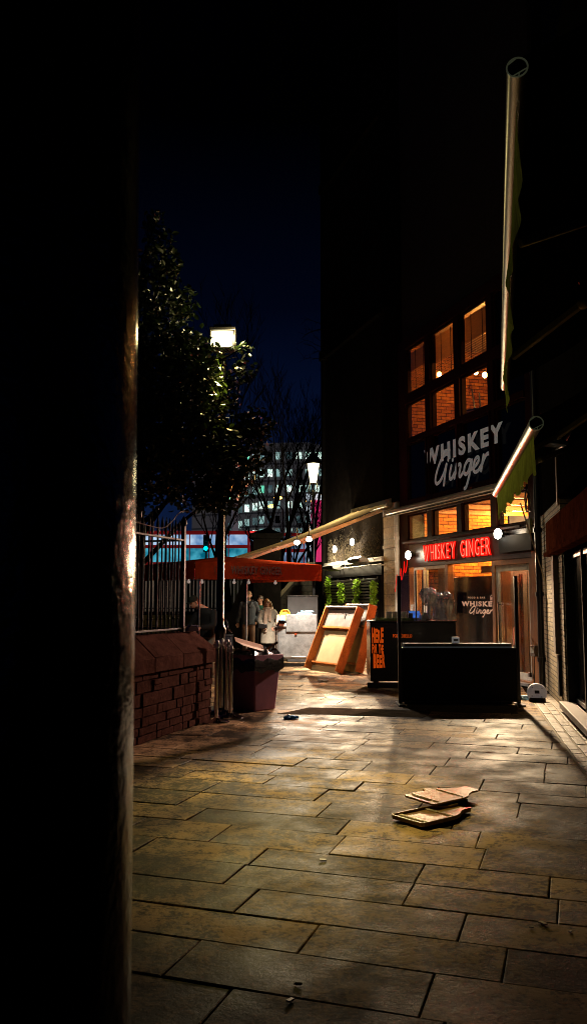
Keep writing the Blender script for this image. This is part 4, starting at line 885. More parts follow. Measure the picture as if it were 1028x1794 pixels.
item('white_label_box', 'white carton in front of the black box on the trolley', 'carton', MB().box(-.10,.10,-.02,.02,0,.06), M['white'], (-.24,19.42,z), .05)
item('pink_bag', 'pale pink paper bag at the far left of the trolley top', 'bag', MB().loft([(0,0,0,.08,.06),(0,0,.1,.085,.06),(.01,0,.2,.07,.05),(.01,0,.26,.06,.03)],10), M['cardpink'], (-.34,19.72,z), .2)
item('napkin_pack', 'stack of pale blue napkin packs behind the trolley panel', 'napkins', MB().box(-.2,.2,-.08,.08,0,.04).box(-.17,.15,-.07,.08,.042,.08).box(-.1,.2,-.08,.07,.083,.11), M['paleblue'], (.27,19.7,1.17), .1)
item('rack_crate', 'metal crate carrying the blue napkin packs on the trolley', 'crate', MB().box(-.22,.22,-.12,.12,0,.24), M['steelgrey'], (.27,19.7,z), .1)
item('white_cup', 'small white bowl beside the napkin packs on the trolley', 'cup', MB().lathe([(.03,0),(.05,.05),(.06,.055),(.045,.01)], n=14), M['white'], (-.06,19.66,1.17-.19), .0)
item('dark_cabinet', 'dark grey upright equipment box behind the trolley', 'box', MB().box(-.38,.38,-.3,.3,0,1.62).box(-.39,.39,-.31,.31,1.62,1.65), mat('dark_grey_box', (.03,.033,.036), .5, bump=.05), (.22,21.2,0), .03, .01)
# ================================================================== leaning stall shutters (two timber framed panels)
def shutter(base_l, base_r, top_l, top_r, lab, back=True):
    t = thing('stall_shutter', lab, 'panel', base_l, 0, 'timber stall shutters leaning together'); o = Vector(base_l)
    bl, br, tl, tr = [Vector(p) - o for p in (base_l, base_r, top_l, top_r)]; ex = (br-bl).normalized(); ez = (tl-bl); Hh = ez.length; ez = (ez - ex*ez.dot(ex)).normalized(); ey = ez.cross(ex)  # ey points away from the street
    Wd = (br-bl).length; X = Matrix(((ex.x,ey.x,ez.x,0),(ex.y,ey.y,ez.y,0),(ex.z,ey.z,ez.z,0),(0,0,0,1)))
    def put(name, boxes, m, bevel=.004):
        mb = MB()
        for b in boxes: mb.box(*b)
        mb.xform(X); return mb.build(name, m, t, bevel=bevel)
    dp = .20
    put('side_board', [(0,.03,-dp,.0,0,Hh)], M['ply']); put('side_board', [(Wd-.03,Wd,-dp,.0,0,Hh)], M['ply']); put('rail', [(.03,Wd-.03,-.10,-.02,.15,.19)], M['ply']); put('rail', [(.03,Wd-.03,-.12,-.02,Hh*.66,Hh*.66+.05)], M['ply']); 
    put('lining', [(.03,Wd-.03,-.02,.0,0,Hh*.66)], M['plyin']); put('loose_sheet', [(.28,Wd-.06,-.035,-.022,.2,Hh*.6)], M['plyin'])
    put('upper_panel', [(.03,Wd-.03,-.10,-.0,Hh*.66+.052,Hh-.035)], M['steelgrey']); put('top_board', [(.03,Wd-.03,-dp,.0,Hh-.033,Hh)], M['steelgrey']); put('hook', [(Wd*.62,Wd*.62+.012,-.115,-.10,Hh*.82,Hh*.9)], M['chrome'])
    return t
b1 = gnd(545,1170); b2 = gnd(603,1183)
shutter((.38,18.55,0),(1.02,17.5,0),(.78,19.0,1.32),(1.44,17.95,1.32),'timber stall shutter leaning back, front one showing its pale lining')
shutter((1.02,18.55,0),(1.46,17.62,0),(1.22,18.95,1.38),(1.62,18.0,1.38),'timber stall shutter behind the front one, only its orange edge showing')
# ================================================================== portable bar with lettering
bp_ = Vector((1.335,14.6,0)); t = thing('portable_bar', 'black portable beer bar with orange lettering on its front', 'bar counter', bp_)
MB().box(0,1.50,0,.7,.13,1.15).build('cabinet', M['blackgloss'], t, bevel=.008); MB().box(-.01,1.52,-.02,.72,1.152,1.175).build('counter_top', M['black'], t, bevel=.004)
for x in (.12,1.38):
    for y in (.1,.6): c = MB().box(x-.03,x+.03,y-.03,y+.03,.09,.13).build('castor', M['black'], t); MB().cyl((x-.02,y,.046),(x+.02,y,.046),.045).build('wheel', M['blackmatt'], c)
MB().box(-.06,.6,-.06,.0,.03,.12).build('foot_rail', M['black'], t, bevel=.006)
for txt, z, h, w_, x in (('HERE',.80,.25,.205,.03),('FOR THE',.62,.155,.20,.03),('BEER',.37,.235,.205,.05)):
    n_ = len(txt); cw = w_/n_ 
    for i, ch in enumerate(txt):
        if ch != ' ': hh = h * rnd(.9,1.08); text_obj('lettering', ch, x + i*cw + .002, z - rnd(0,.012), cw*.93 if n_ < 6 else cw*.98, hh, M['letterorange'], t, -.004, .055)
text_obj('lettering', 'PORTOBELLO', .395, .885, .335, .062, M['letterorange'], t, -.004, .03, 0, None, 1.1)
MB().prism([(.52,.955),(.55,.955),(.535,1.0)], -.006, -.004).build('small_mark', M['letterorange'], t, smooth=0)
def blades(name, lab, cat, x0,x1,y0,y1, loc, n, m):
    rg = np.random.default_rng(9); V=[]; Fc=[]
    for i in range(n):
        x, y = rg.uniform(x0,x1), rg.uniform(y0,y1); a = rg.uniform(0,6.3); l = rg.uniform(.015,.04); o=len(V); V += [(x,y,.012),(x+.004*math.cos(a),y+.004*math.sin(a),.012),(x+rg.normal()*.012,y+rg.normal()*.012,l+.012)]; Fc.append([o,o+1,o+2])
    mb = MB().box(x0,x1,y0,y1,0,.014); mb.add(V,Fc); o = mb.build(name, m, smooth=0, recalc=False); o.location = loc; return tag(o, lab, cat)
blades('grass_mat', 'artificial grass mat lying on the left end of the black bar', 'grass mat', .10,.78,.05,.62, bp_ + Vector((0,0,1.176)), 5000, M['grass'])
M['cup'] = mat('white_cup', (.7,.68,.62), .3, bump=0, var=.1)
def cup(x, y, lab):
    mb = MB(); mb.lathe([(.045,0),(.05,.01),(.055,.12),(.05,.12),(.042,.012)], n=18); o = mb.build('stacked_cups', M['cup']); o.location = bp_ + Vector((x,y,1.214)); return tag(o, lab, 'cup')
cup(.36,.25,'white cup on the grass mat, leftmost of the row'); cup(.47,.25,'white cup on the grass mat, just left of the thick black post'); cup(.63,.3,'white cup on the grass mat, right of the thick black post')
item('black_mug', 'small dark mug at the right end of the cup row', 'mug', MB().lathe([(.04,0),(.045,.09),(.04,.09),(.035,.01)], n=16), M['black'], bp_ + Vector((.75,.3,1.214)))
t = thing('tablet_till', 'tablet till with blue lit screen standing on the black bar', 'tablet', bp_ + Vector((.86,.35,1.176)), R(18))
X = Matrix.Translation((0,0,.03)) @ Matrix.Rotation(R(-35),4,'X'); MB().box(-.12,.12,-.005,.008,0,.17).xform(X).build('case', M['black'], t, bevel=.004); MB().box(-.105,.105,-.009,-.006,.015,.155).xform(X).build('display', emis('tablet_screen', (.03,.12,.6), .9, (.1,.3,.9), 12), t, smooth=0); MB().box(-.09,.09,-.06,.1,0,.03).build('stand', M['white'], t, bevel=.004)
item('receipt_printer', 'small white receipt printer on the bar beside the tablet', 'printer', MB().box(-.08,.08,-.07,.07,0,.1).box(-.05,.05,-.072,-.06,.1,.14), M['white'], bp_ + Vector((1.0,.28,1.176)), .2)
# beer taps wrapped in clear film
def film_bag(name, lab, cat, loc, prof, post, seed):
    t = thing(name, lab, cat, loc); mb = MB(); n = 34; rg = random.Random(seed); ph = [rg.uniform(0,6) for _ in range(6)]
    V = []; Fc = []
    for i, (r, z) in enumerate(prof):
        for j in range(n):
            a = 2*PI*j/n; k = 1 + .10*math.sin(5*a+ph[0]+z*11) + .08*math.sin(11*a+ph[1]-z*17) + rg.uniform(-.05,.05); V.append((r*k*math.cos(a), r*k*math.sin(a)*.8, z + rg.uniform(-.006,.006)))
    for i in range(len(prof)-1):
        for j in range(n): a, b = i*n+j, i*n+(j+1)%n; Fc.append((a,b,b+n,a+n))
    mb.add(V, Fc); mb.build('plastic_film', M['film'], t, smooth=50); post(t); return t
def tapA(t):
    mb = MB(); mb.lathe([(.07,0),(.07,.012),(.035,.03),(.03,.3),(.04,.34)], n=20); mb.tube([(0,0,.34),(-.02,-.0,.42),(.06,0,.48),(.12,-.02,.44)], [.05,.06,.055,.03], 12); mb.build('column', M['chrome'], t)
    MB().tube([(-.06,-.05,.36),(-.07,-.1,.37),(-.07,-.11,.31)], .014, 8).build('spout', M['chrome'], t)
film_bag('beer_tap', 'chrome beer tap with film wrapped head, left one on the black bar', 'beer tap', bp_ + Vector((1.06,.15,1.176)), [(.07,.26),(.12,.32),(.15,.40),(.155,.47),(.12,.55),(.05,.58)], tapA, 2)
def tapB(t):
    mb = MB()
    for x in (-.12,-.04,.05,.13): mb.lathe([(.03,0),(.028,.1),(.026,.38),(.03,.45),(.012,.47)], (x,0,0), 14)
    mb.tube([(-.14,0,.40),(.15,0,.40)], .045, 12); mb.build('column', M['chrome'], t)
film_bag('beer_tap', 'wide beer tap tower bundled in clear plastic film on the right of the bar', 'beer tap', bp_ + Vector((1.32,.2,1.176)), [(.20,.005),(.21,.06),(.17,.14),(.18,.25),(.185,.36),(.17,.44),(.10,.51)], tapB, 4)
# ================================================================== glass windbreak screen
sp_ = Vector((1.545,12.40,0)); t = thing('glass_windbreak', 'black windbreak panel with clear glass top and two posts in front of the bar', 'screen', sp_); Wd = 1.79
MB().box(.05,Wd-.05,.0,.045,.06,.815).build('lower_panel', M['blackmatt'], t, bevel=.004); MB().box(.051,Wd-.051,-.012,.057,.816,.834).build('rail', M['black'], t, bevel=.003); MB().box(.051,Wd-.051,-.006,.05,.045,.059).build('rail', M['black'], t, bevel=.003)
for x, lab in ((0,''),(Wd-.05,'')):
    c = MB().box(x,x+.05,-.02,.04,.03,1.90).build('post', M['black'], t, bevel=.003); MB().box(x-.02,x+.07,-.22,.24,.0,.03).build('foot', M['black'], c, bevel=.004)
def rpanel():
    mb = MB(); r = .10; pts = [(.055,.84),(Wd-.055,.84)] + [(Wd-.055-r+r*math.cos(a),1.96-r+r*math.sin(a)) for a in [i*PI/12 for i in range(7)]] + [(.055,1.96)]; mb.prism(pts, .018, .026); return mb
rpanel().build('glass_panel', M['screen'], t, smooth=0)
MB().tube([(.056,.022,.845),(Wd-.056,.022,.845)], .006, 6).build('glass_edge', mat('bright_glass_edge', (.5,.55,.55), .2, emit=((.6,.7,.7),.06)), t)
# a second smaller screen: clear panel with thin post behind, on the bar
t = thing('counter_screen', 'clear counter screen with slim black post on the bar beside the tablet', 'screen', bp_ + Vector((.80,-.0,1.176)))
MB().box(0,.025,0,.04,0,.88).build('post', M['black'], t, bevel=.003); MB().box(-.50,-.002,.012,.02,.02,.82).box(.03,.72,.012,.02,.02,.82).build('glass_panel', M['screen'], t, smooth=0)
item('card_reader', 'white card reader box on the ledge behind the glass windbreak', 'card reader', MB().box(-.05,.05,-.04,.04,0,.09).box(-.035,.03,-.043,-.04,.03,.06,1), [mat('reader_white',(.75,.75,.75),.4,bump=0,emit=((.8,.85,.9),.10)),M['black']], sp_ + Vector((.88,.14,.90)), 0, 0)  # light on the reader's front put in as a weak glow
item('ledge_shelf', 'narrow dark ledge behind the windbreak carrying the card reader', 'shelf', MB().box(0,1.6,.0,.22,.85,.895), M['blackmatt'], sp_ + Vector((.1,.06,0)))
MBs = MB().box(0,1.6,.05,.11,0,.85); item('ledge_support', 'dark plinth under the narrow ledge behind the windbreak', 'plinth', MBs, M['blackmatt'], sp_ + Vector((.1,.06,0)))
# ================================================================== at the right corner: disc base, cutter, sockets
t = thing('disc_base', 'round white disc base with square black hole leaning at the pub corner', 'base', gnd(943,1230) + Vector((0,.08,0)), R(-12))
X = Matrix.Translation((0,0,.135)) @ Matrix.Rotation(R(62),4,'X')
MB().lathe([(.02,-.03),(.135,-.03),(.15,-.02),(.15,.0),(.135,.012),(.03,.014)], n=40).xform(X).build('disc', mat('white_disc', (.7,.7,.75), .45, bump=.03, emit=((.8,.8,.9),.05)), t)  # slight emission adds to the floodlight on the disc
MB().box(-.035,.035,-.025,.025,.0145,.018).xform(X).build('socket_hole', M['blackmatt'], t, smooth=0); mb = MB()
for a in range(4): mb.cyl((.1*math.cos(a*PI/2+.7),.1*math.sin(a*PI/2+.7),.006),(.1*math.cos(a*PI/2+.7),.1*math.sin(a*PI/2+.7),.016),.008)
mb.xform(X).build('bolt', M['steelgrey'], t); MB().lathe([(.12,0),(.13,.02),(.12,.06)], n=24).build('wedge', M['blackmatt'], t)
e1 = fl(.58,1.05,-.10); e0 = gnd(903,1218); t = thing('long_cutter', 'red handled tool with two thin black legs leaning on the glazed door', 'tool', (e0.x,e0.y,0)); o = t.location
up = e1 - o; sd = up.cross(Vector((0,1,0))).normalized()
MB().tube([up*.70+sd*.012, up*.80+sd*.025, up*.97+sd*.012, up*1.0], [.018,.026,.022,.010], 8, True, None, .6).build('red_grip', M['redtip'], t); MB().tube([up*.66-sd*.02, up*.72-sd*.01],.022).build('red_hinge', M['redtip'], t)
MB().bar(sd*-.02+up*.0, up*.70+sd*.018, .016).bar(up*.02+sd*.06, up*.68-sd*.012, .016).build('leg', M['black'], t)
t = thing('socket_box', 'grey outdoor socket box with hanging cable on the orange jamb', 'socket box', fl(-.03,.55,-.07), PRZ)
MB().box(-.075,.075,-.08,0,0,.19).build('box', M['steelgrey'], t, bevel=.01); MB().box(-.055,.055,-.09,-.081,.06,.17).build('cover', M['whitepaint'], t, bevel=.006); MB().tube(catmull([(0,-.05,.0),(.01,-.06,-.2),(-.01,-.05,-.5),(.0,-.04,-.54)],5),.008,6).build('cable', M['black'], t)
t = thing('hanging_plug', 'thin cable with a small plug hanging inside the glazed door edge', 'cable', fl(.2,2.2,-.06), PRZ)
MB().tube([(0,0,0),(-.01,0,-1.0),(0,0,-1.95)],.006,6).build('cable', M['black'], t); MB().box(-.03,.03,-.02,.02,-2.03,-1.95).build('plug', M['black'], t, bevel=.005)
# ================================================================== RIGHT HAND BUILDING  (local x from the corner towards the camera, local -y... out to the street is +y)
RZ_ = math.atan2(RW0.y, RW0.x); RM = Matrix.Translation(WA) @ Matrix.Rotation(RZ_, 4, 'Z'); yy = (RM.inverted().to_3x3() @ RN).y; SG = 1 if yy > 0 else -1
def rl(t_, out, z): return WA + RW0*t_ + RN*out + Vector((0,0,z))
rb = thing('right_building', 'dark brick shop building along the right edge with red brown fascia', 'building', WA, RZ_)
def rbox(mb, t0, t1, o0, o1, z0, z1, k=None): return mb.box(t0, t1, SG*o0, SG*o1, z0, z1, k)
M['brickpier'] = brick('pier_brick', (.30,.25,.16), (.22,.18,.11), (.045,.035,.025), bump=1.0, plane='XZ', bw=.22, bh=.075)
def RB(name, boxes, m, bevel=.006):
    mb = MB()
    for b in boxes: rbox(mb, *b)
    return mb.build(name, m, rb, bevel=bevel)
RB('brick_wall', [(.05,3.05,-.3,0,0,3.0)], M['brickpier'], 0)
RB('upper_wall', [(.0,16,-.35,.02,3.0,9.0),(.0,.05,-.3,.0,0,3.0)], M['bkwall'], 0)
RB('pilaster', [(2.30,2.55,.0,.07,.75,2.24)], M['greypil']); RB('cable_trunk', [(2.45,2.62,.0,.045,.15,.74)], M['blackmatt'], .004)
RB('fascia', [(2.05,4.0,.0,.11,2.26,2.72),(4.01,6.0,.0,.11,2.26,2.72),(6.01,9,.0,.11,2.26,2.72)], M['redfascia'], .008)
RB('fascia_lip', [(2.0,9,.0,.15,2.20,2.258)], M['redfascia'], .008)
for q in [(3.051,3.12,-.28,-.02,.0,2.2),(4.15,4.22,-.2,-.1,.14,2.2),(5.3,5.37,-.2,-.1,.14,2.2),(7.2,7.27,-.2,-.1,.14,2.2)]: RB('frame_post', [q], M['blackmatt'], .004)
RB('shop_back', [(3.05,16,-3.0,-2.9,0,3.0)], mat('shop_back', (.02,.02,.018), .8), 0)
wn = RB('window', [(3.12,9,-.19,-.12,2.12,2.199),(3.12,9,-.19,-.12,.14,.2)], M['black'], .004); mb = MB(); rbox(mb, 3.12, 9, -.158, -.15, .2, 2.12); mb.build('pane', thin_glass('sheened_shop_glass', (.6,.65,.6), .2, .08, .10), wn, smooth=0)  # pane's diffuse haze imitates the lit street reflected in it
RB('sill', [(3.06,9,-.1,.10,.05,.135)], M['greyslab'], .008); RB('plinth', [(3.06,9,-.1,.05,0,.048)], M['blackmatt'], .0)
RB('upper_window', [(2.9,3.0,.0,.03,2.9,3.6)], mat('upper_window', (.2,.11,.05), .4), 0)
t = thing('rain_pipe', 'dark rain water pipe in the corner between pub and right building', 'pipe', rl(.55,.09,0), RZ_)
mb = MB(); mb.cyl((0,0,0),(0,0,8),.055)
for z in (.5,1.6,2.7,3.8): mb.cyl((0,0,z),(0,0,z+.07),.075)
mb.build('pipe', M['black'], t)
t = thing('cable_box', 'small green yellow electrical box high in the pub corner', 'box', fl(-.1,2.72,-.16), PRZ); MB().box(-.07,.07,-.05,.0,0,.26).build('box', mat('olive_box', (.20,.20,.06), .5), t, bevel=.01)
# ---- street awnings of the right building
def front_awning(near, far, z, wall_out, lab, r, valance, nm):
    near, far = Vector(near), Vector(far); t = thing('shop_awning', lab, 'awning', (near.x, near.y, z)); o = Vector((near.x, near.y, z)); L_ = far - near; n_ = L_.normalized(); out = Vector((n_.y, -n_.x, 0)); out = out if out.x > 0 else -out
    MB().tube([Vector((0,0,0)), L_], r, 24, False).build('front_bar', M['barmetal'], t)
    cap = MB(); N_ = 24
    ringp = [out*math.cos(a)*r*.99 + Vector((0,0,math.sin(a)*r*.99)) for a in [2*PI*i/N_ for i in range(N_+1)]]
    cap.tube([p - n_*.004 for p in ringp], r*.09, 6, False); cap.bar(out*-r*.8+Vector((0,0,r*.45))-n_*.003, out*-.1*r+Vector((0,0,r*.95))-n_*.003, r*.1); cap.bar(out*-.5*r+Vector((0,0,-r*.85))-n_*.003, out*r*.95+Vector((0,0,-r*.15))-n_*.003, r*.1); cap.bar(out*.1*r+Vector((0,0,-r*.95))-n_*.003, out*.2*r+Vector((0,0,-r*.55))-n_*.003, r*.12)
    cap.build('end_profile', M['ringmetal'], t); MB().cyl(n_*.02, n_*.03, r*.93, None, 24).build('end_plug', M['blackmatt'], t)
    def vf(i, j): 
        d_ = valance * (1 + .10*math.sin(i*nm)) ; return tuple(L_*(.04+.955*i) + Vector((0,0,-r*.8 - d_*j)) + out*(.012*math.sin(i*nm*1.7)*j + .02*math.sin(i*nm*.45)*j))
    mb = MB(); mb.sheet(vf, 90, 6); mb.build('valance', M['green'], t, recalc=False)
    wl = wall_out; c = 1.15
    def ff(i, j): return tuple(L_*i + out*(wl*j) + Vector((0,0, r*.9 + .62*j - .06*math.sin(PI*j))))
    mb = MB(); mb.sheet(ff, 4, 10); mb.build('fabric', M['darkcloth'], t, recalc=False)
    for f_ in (.28,.80):
        mb = MB(); b = L_*f_ + out*wl + Vector((0,0,.46)); e = L_*(f_+.05 if f_ < .5 else f_) + out*.05; m_ = b.lerp(e,.5) + n_*.42*(1 if f_ < .5 else -1) + Vector((0,0,.02)); mb.bar(b,m_,.045,.06); mb.bar(m_,e,.04,.05); mb.sph(m_,.045)
        mb.build('folding_arm', M['creamal'], t, bevel=.006)
    b0 = out*(wl+.02) + Vector((0,0,.58)); MB().tube([b0, b0 + L_], .06, 12).build('roller', M['black'], t); return t
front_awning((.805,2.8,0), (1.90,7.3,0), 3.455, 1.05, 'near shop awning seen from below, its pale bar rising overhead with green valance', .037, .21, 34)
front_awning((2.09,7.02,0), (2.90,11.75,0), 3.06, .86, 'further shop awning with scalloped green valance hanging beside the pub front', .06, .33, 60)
t = thing('awning_crank', 'thin pale crank rod slanting down from the awning to the brick corner', 'crank rod', at(911,882,12.2)); q = at(955,1022,13.2) - t.location
MB().tube([(0,0,0), q], .011, 8).build('rod', M['creamal'], t); MB().tube([q, q + Vector((.0,.0,-.12)), q+Vector((.02,0,-.35))], .009).build('handle', M['creamal'], t)
t = thing('wall_cable', 'looped black cables pinned to the pub corner above the door', 'cable', fl(-.12,3.3,-.15), PRZ); mb = MB()
for k in range(3): mb.tube(catmull([(rnd(-.1,0),-.05,.3),(rnd(-.1,.1),-.08,.0),(rnd(-.05,.1),-.05,-.2),(rnd(-.1,.1),-.06,-.1),(0,-.05,.15)],5), .009, 6)
mb.build('cable', M['black'], t)
t = thing('blue_tarp', 'folded dark blue tarp lying in the awning above the right building fascia', 'tarp', at(966,780,9.6), R(-60)); MB().loft([(0,0,0,.12,.20),(.0,0,.03,.14,.24),(.0,.02,.06,.10,.2)],16).build('tarp', mat('blue_tarp', (.03,.10,.22), .6, bump=.5, bscale=20), t)
t = thing('stay_wire', 'thin reddish stay wire running up from the right building into the dark', 'wire', at(1014,498,5.5)); q = at(935,285,4.6) - t.location; MB().tube([(0,0,0), q], .0035, 6).build('wire', mat('red_wire', (.5,.08,.05), .4, emit=((.8,.1,.05),.03)), t); MB().sph(q, (.03,.03,.035)).build('insulator', M['steelgrey'], t)
# ================================================================== PEOPLE
def fuse(name, mb, m, parent, vox=.012, smooth_it=4):
    me = bpy.data.meshes.new('f'); me.from_pydata(mb.v, [], mb.f); bm = bmesh.new(); bm.from_mesh(me); bmesh.ops.recalc_face_normals(bm, faces=bm.faces); bm.to_mesh(me); bm.free()
    o = bpy.data.objects.new('f', me); COL.objects.link(o); r = o.modifiers.new('r', 'REMESH'); r.mode = 'VOXEL'; r.voxel_size = vox
    s = o.modifiers.new('s', 'SMOOTH'); s.iterations = smooth_it; s.factor = .5
    dg = bpy.context.evaluated_depsgraph_get(); me2 = bpy.data.meshes.new_from_object(o.evaluated_get(dg)); bpy.data.objects.remove(o)
    me2.materials.clear(); me2.materials.append(m); me2.name = name; me2.polygons.foreach_set('use_smooth', [True]*len(me2.polygons))
    ob = bpy.data.objects.new(name, me2); COL.objects.link(ob); ob.parent = parent; return ob
def limb(mb, pts, rs, n=10):
    P = catmull(pts, 4); Rr = []
    for i in range(len(pts)-1):
        for k in range(4): Rr.append(rs[i] + (rs[i+1]-rs[i])*k/4)
    Rr.append(rs[-1]); mb.tube(P, Rr, n)
    for p, r in ((pts[0], rs[0]), (pts[-1], rs[-1])): mb.sph(p, r*.98, 10, 8)
def hand(mb, wrist, d, side, curl=.35):
    wrist = Vector(wrist); d = Vector(d).normalized(); s = d.cross(Vector((0,1,0))).normalized() * side; f = d.cross(s)
    mb.hexa([wrist + s*a*.026 + f*b*.012 for a, b in ((-1,-1),(1,-1),(1,1),(-1,1))] + [wrist + d*.09 + s*a*.038 + f*b*.012 for a, b in ((-1,-1),(1,-1),(1,1),(-1,1))])
    for k, (o, l) in enumerate(((-.030,.066),(-.010,.078),(.010,.073),(.030,.058))):
        p = wrist + d*.085 + s*o; q = p + d*l*.55 + f*l*curl*.3; e = q + d*l*.38 + f*l*curl; mb.tube([p,q,e],[.0095,.009,.008],6)
    p = wrist + d*.03 + s*-.03; mb.tube([p, p + d*.035 - s*.022, p + d*.072 - s*.022 + f*.01],[.012,.011,.009],6)
def head_mb(mb, c, H=.225, yaw=0, pitch=0, jaw=1):
    st = len(mb.v); k = H/.225
    mb.sph((0,.01,.02), (.074*k,.092*k,.098*k), 18, 14); mb.loft([(0,-.035*k,-.118*k,.022*k,.02*k),(0,-.025*k,-.10*k,.042*k*jaw,.045*k),(0,-.012*k,-.06*k,.06*k*jaw,.07*k),(0,0,-.01*k,.07*k,.085*k)],16)
    mb.loft([(0,-.088*k,-.045*k,.016*k,.022*k),(0,-.09*k,-.03*k,.013*k,.018*k),(0,-.082*k,.015*k,.008*k,.01*k)],8)
    for x in (-1,1): mb.sph((x*.077*k,.012*k,-.015*k),(.012*k,.022*k,.033*k),8,6); mb.sph((x*.03*k,-.075*k,.022*k),(.024*k,.014*k,.008*k),8,6)
    mb.sph((0,-.078*k,-.072*k),(.026*k,.014*k,.006*k),8,6); mb.sph((0,-.079*k,-.083*k),(.022*k,.013*k,.006*k),8,6)
    X = Matrix.Translation(c) @ Matrix.Rotation(yaw,4,'Z') @ Matrix.Rotation(pitch,4,'X'); mb.xform(X, st); return X
M['eye'] = mat('eye', (.03,.02,.015), .2, bump=0); M['lip'] = mat('lips', (.35,.12,.10), .5, bump=0)
def face_bits(t, X, H, hairm):
    k = H/.225; mb = MB()
    for x in (-1,1): mb.sph((x*.03*k,-.083*k,.006*k),(.012*k,.006*k,.006*k),8,6)
    mb.xform(X).build('eyes', M['eye'], t); mb = MB()
    for x in (-1,1): mb.tube([(x*.014*k,-.09*k,.024*k),(x*.032*k,-.088*k,.029*k),(x*.05*k,-.074*k,.022*k)],.004*k,6)
    mb.xform(X).build('eyebrows', hairm, t); MB().tube([(-.024*k,-.09*k,-.077*k),(0,-.094*k,-.079*k),(.024*k,-.09*k,-.077*k)],.0045*k,6).xform(X).build('mouth', M['lip'], t)
def hair_mb(X, H, low=-.02, vol=1.0, front=.045):
    k = H/.225; mb = MB(); st = 0
    V = []; n, m = 22, 12; rg = random.Random(4)
    for i in range(m+1):
        for j in range(n):
            a = 2*PI*j/n; fr = max(0, -math.sin(a)); lo = low + (front-low)*fr**.6; tt = i/m; zt = .118; zz = zt + (lo - zt)*(tt**1.6); r = math.sqrt(max(0, 1 - ((zz-.02)/.1)**2)) if zz > .02 else 1.0; r = max(r, .02)
            w_ = (1.07 + rg.uniform(-.015,.015)) * vol; V.append((.074*k*r*w_*math.cos(a), .01*k + .093*k*r*w_*math.sin(a), zz*k*1.02 + rg.uniform(-.002,.002)))
    Fc = [(i*n+j, i*n+(j+1)%n, (i+1)*n+(j+1)%n, (i+1)*n+j) for i in range(m) for j in range(n)] + [tuple(range(n))]
    mb.add(V, Fc); return mb.xform(X)
def shoe(mb, p, yaw=0):
    st = len(mb.v); mb.loft([(0,-.06,.0,.048,.135),(0,-.06,.03,.048,.132),(0,-.045,.06,.042,.10),(0,.0,.10,.04,.05)],14); mb.xform(Matrix.Translation(p) @ Matrix.Rotation(yaw,4,'Z'), st)
# ---- man in the dark jacket, walking towards the camera (front = -y)
def cloth(n, c, **k): return mat(n, c, .9, bump=.5, bscale=70, var=.35, scale=8, spec=.2, **k)
t = thing('person', 'bearded man in a dark grey blue jacket and brown trousers walking in front', 'person', (-1.27,23.6,0), R(3))
mb = MB(); X = head_mb(mb, (-.0,-.03,1.665), .24, R(-16), 0); mb.tube([(0,.01,1.40),(0,0,1.50),(0,-.01,1.58)],[.07,.06,.058],12)
limb(mb, [(-.2,.0,1.40),(-.25,.03,1.12),(-.30,-.02,.90)], [.05,.042,.03]); hand(mb, (-.30,-.02,.90), (-.02,-.12,-1), 1); limb(mb, [(.2,0,1.40),(.27,.07,1.13),(.20,-.04,.95)], [.05,.042,.03]); hand(mb, (.2,-.04,.95), (-.4,-.2,-1), -1)
mb.loft([(0,0,.92,.15,.10),(0,0,1.1,.15,.10),(0,0,1.35,.18,.1),(0,0,1.45,.08,.06)],16)
limb(mb, [(-.09,0,.95),(-.10,-.10,.50),(-.11,.06,.1)], [.085,.055,.04]); limb(mb, [(.09,0,.95),(.10,.03,.5),(.11,.10,.1)], [.085,.055,.04])
fuse('body', mb, M['skin'], t, .010, 2); M['hairbr'] = mat('short_brown_hair', (.17,.095,.05), .6, bump=.4); face_bits(t, X, .24, M['hairbr'])
hair_mb(X, .24).build('hair', M['hairbr'], t); k = .24/.225; MB().loft([(0,-.04*k,-.128*k,.03*k,.028*k),(0,-.032*k,-.10*k,.052*k,.056*k),(0,-.022*k,-.065*k,.064*k,.069*k),(0,-.0,-.04*k,.067*k,.07*k)],16).xform(X).build('beard', mat('grey_beard', (.15,.10,.07), .7, bump=.4), t)
mb = MB(); mb.loft([(0,.0,.84,.215,.15),(0,0,1.0,.20,.15),(0,0,1.2,.205,.15),(0,0,1.36,.225,.14),(0,0,1.45,.17,.11),(0,.01,1.51,.085,.085)],24); limb(mb, [(-.19,.0,1.41),(-.26,.03,1.13),(-.31,-.02,.93)], [.085,.072,.055]); limb(mb, [(.19,.0,1.41),(.29,.07,1.13),(.22,-.04,.97)], [.085,.072,.055])
fuse('jacket', mb, cloth('dark_jacket', (.075,.092,.12)), t, .012); mb = MB(); mb.add([(-.005,-.165,.86),(-.005,-.168,1.40),(.02,-.168,1.40),(.015,-.165,.86)],[(0,1,2,3)]); mb.tube([(-.12,.0,1.52),(-.05,-.09,1.48),(.02,-.15,1.36),(.05,-.165,1.30)],[.03,.025,.02,.01],8); mb.tube([(.12,0,1.52),(.07,-.08,1.48),(.02,-.15,1.36)],[.03,.025,.012],8); mb.build('collar', cloth('jacket_collar', (.012,.014,.018)), t)
M['trouser'] = cloth('brown_trousers', (.24,.15,.11)); mb = MB(); mb.loft([(0,0,.80,.17,.12),(0,0,.95,.165,.12)],18); limb(mb, [(-.09,0,.86),(-.10,-.11,.50),(-.11,.06,.09)], [.105,.082,.062]); limb(mb, [(.09,0,.86),(.105,.03,.5),(.11,.12,.09)], [.105,.082,.062]); fuse('trousers', mb, M['trouser'], t, .014)
M['shoe'] = mat('dark_shoe', (.015,.012,.01), .4); mb = MB(); shoe(mb, (-.11,.05,0)); shoe(mb, (.11,.11,0)); mb.build('shoes', M['shoe'], t)
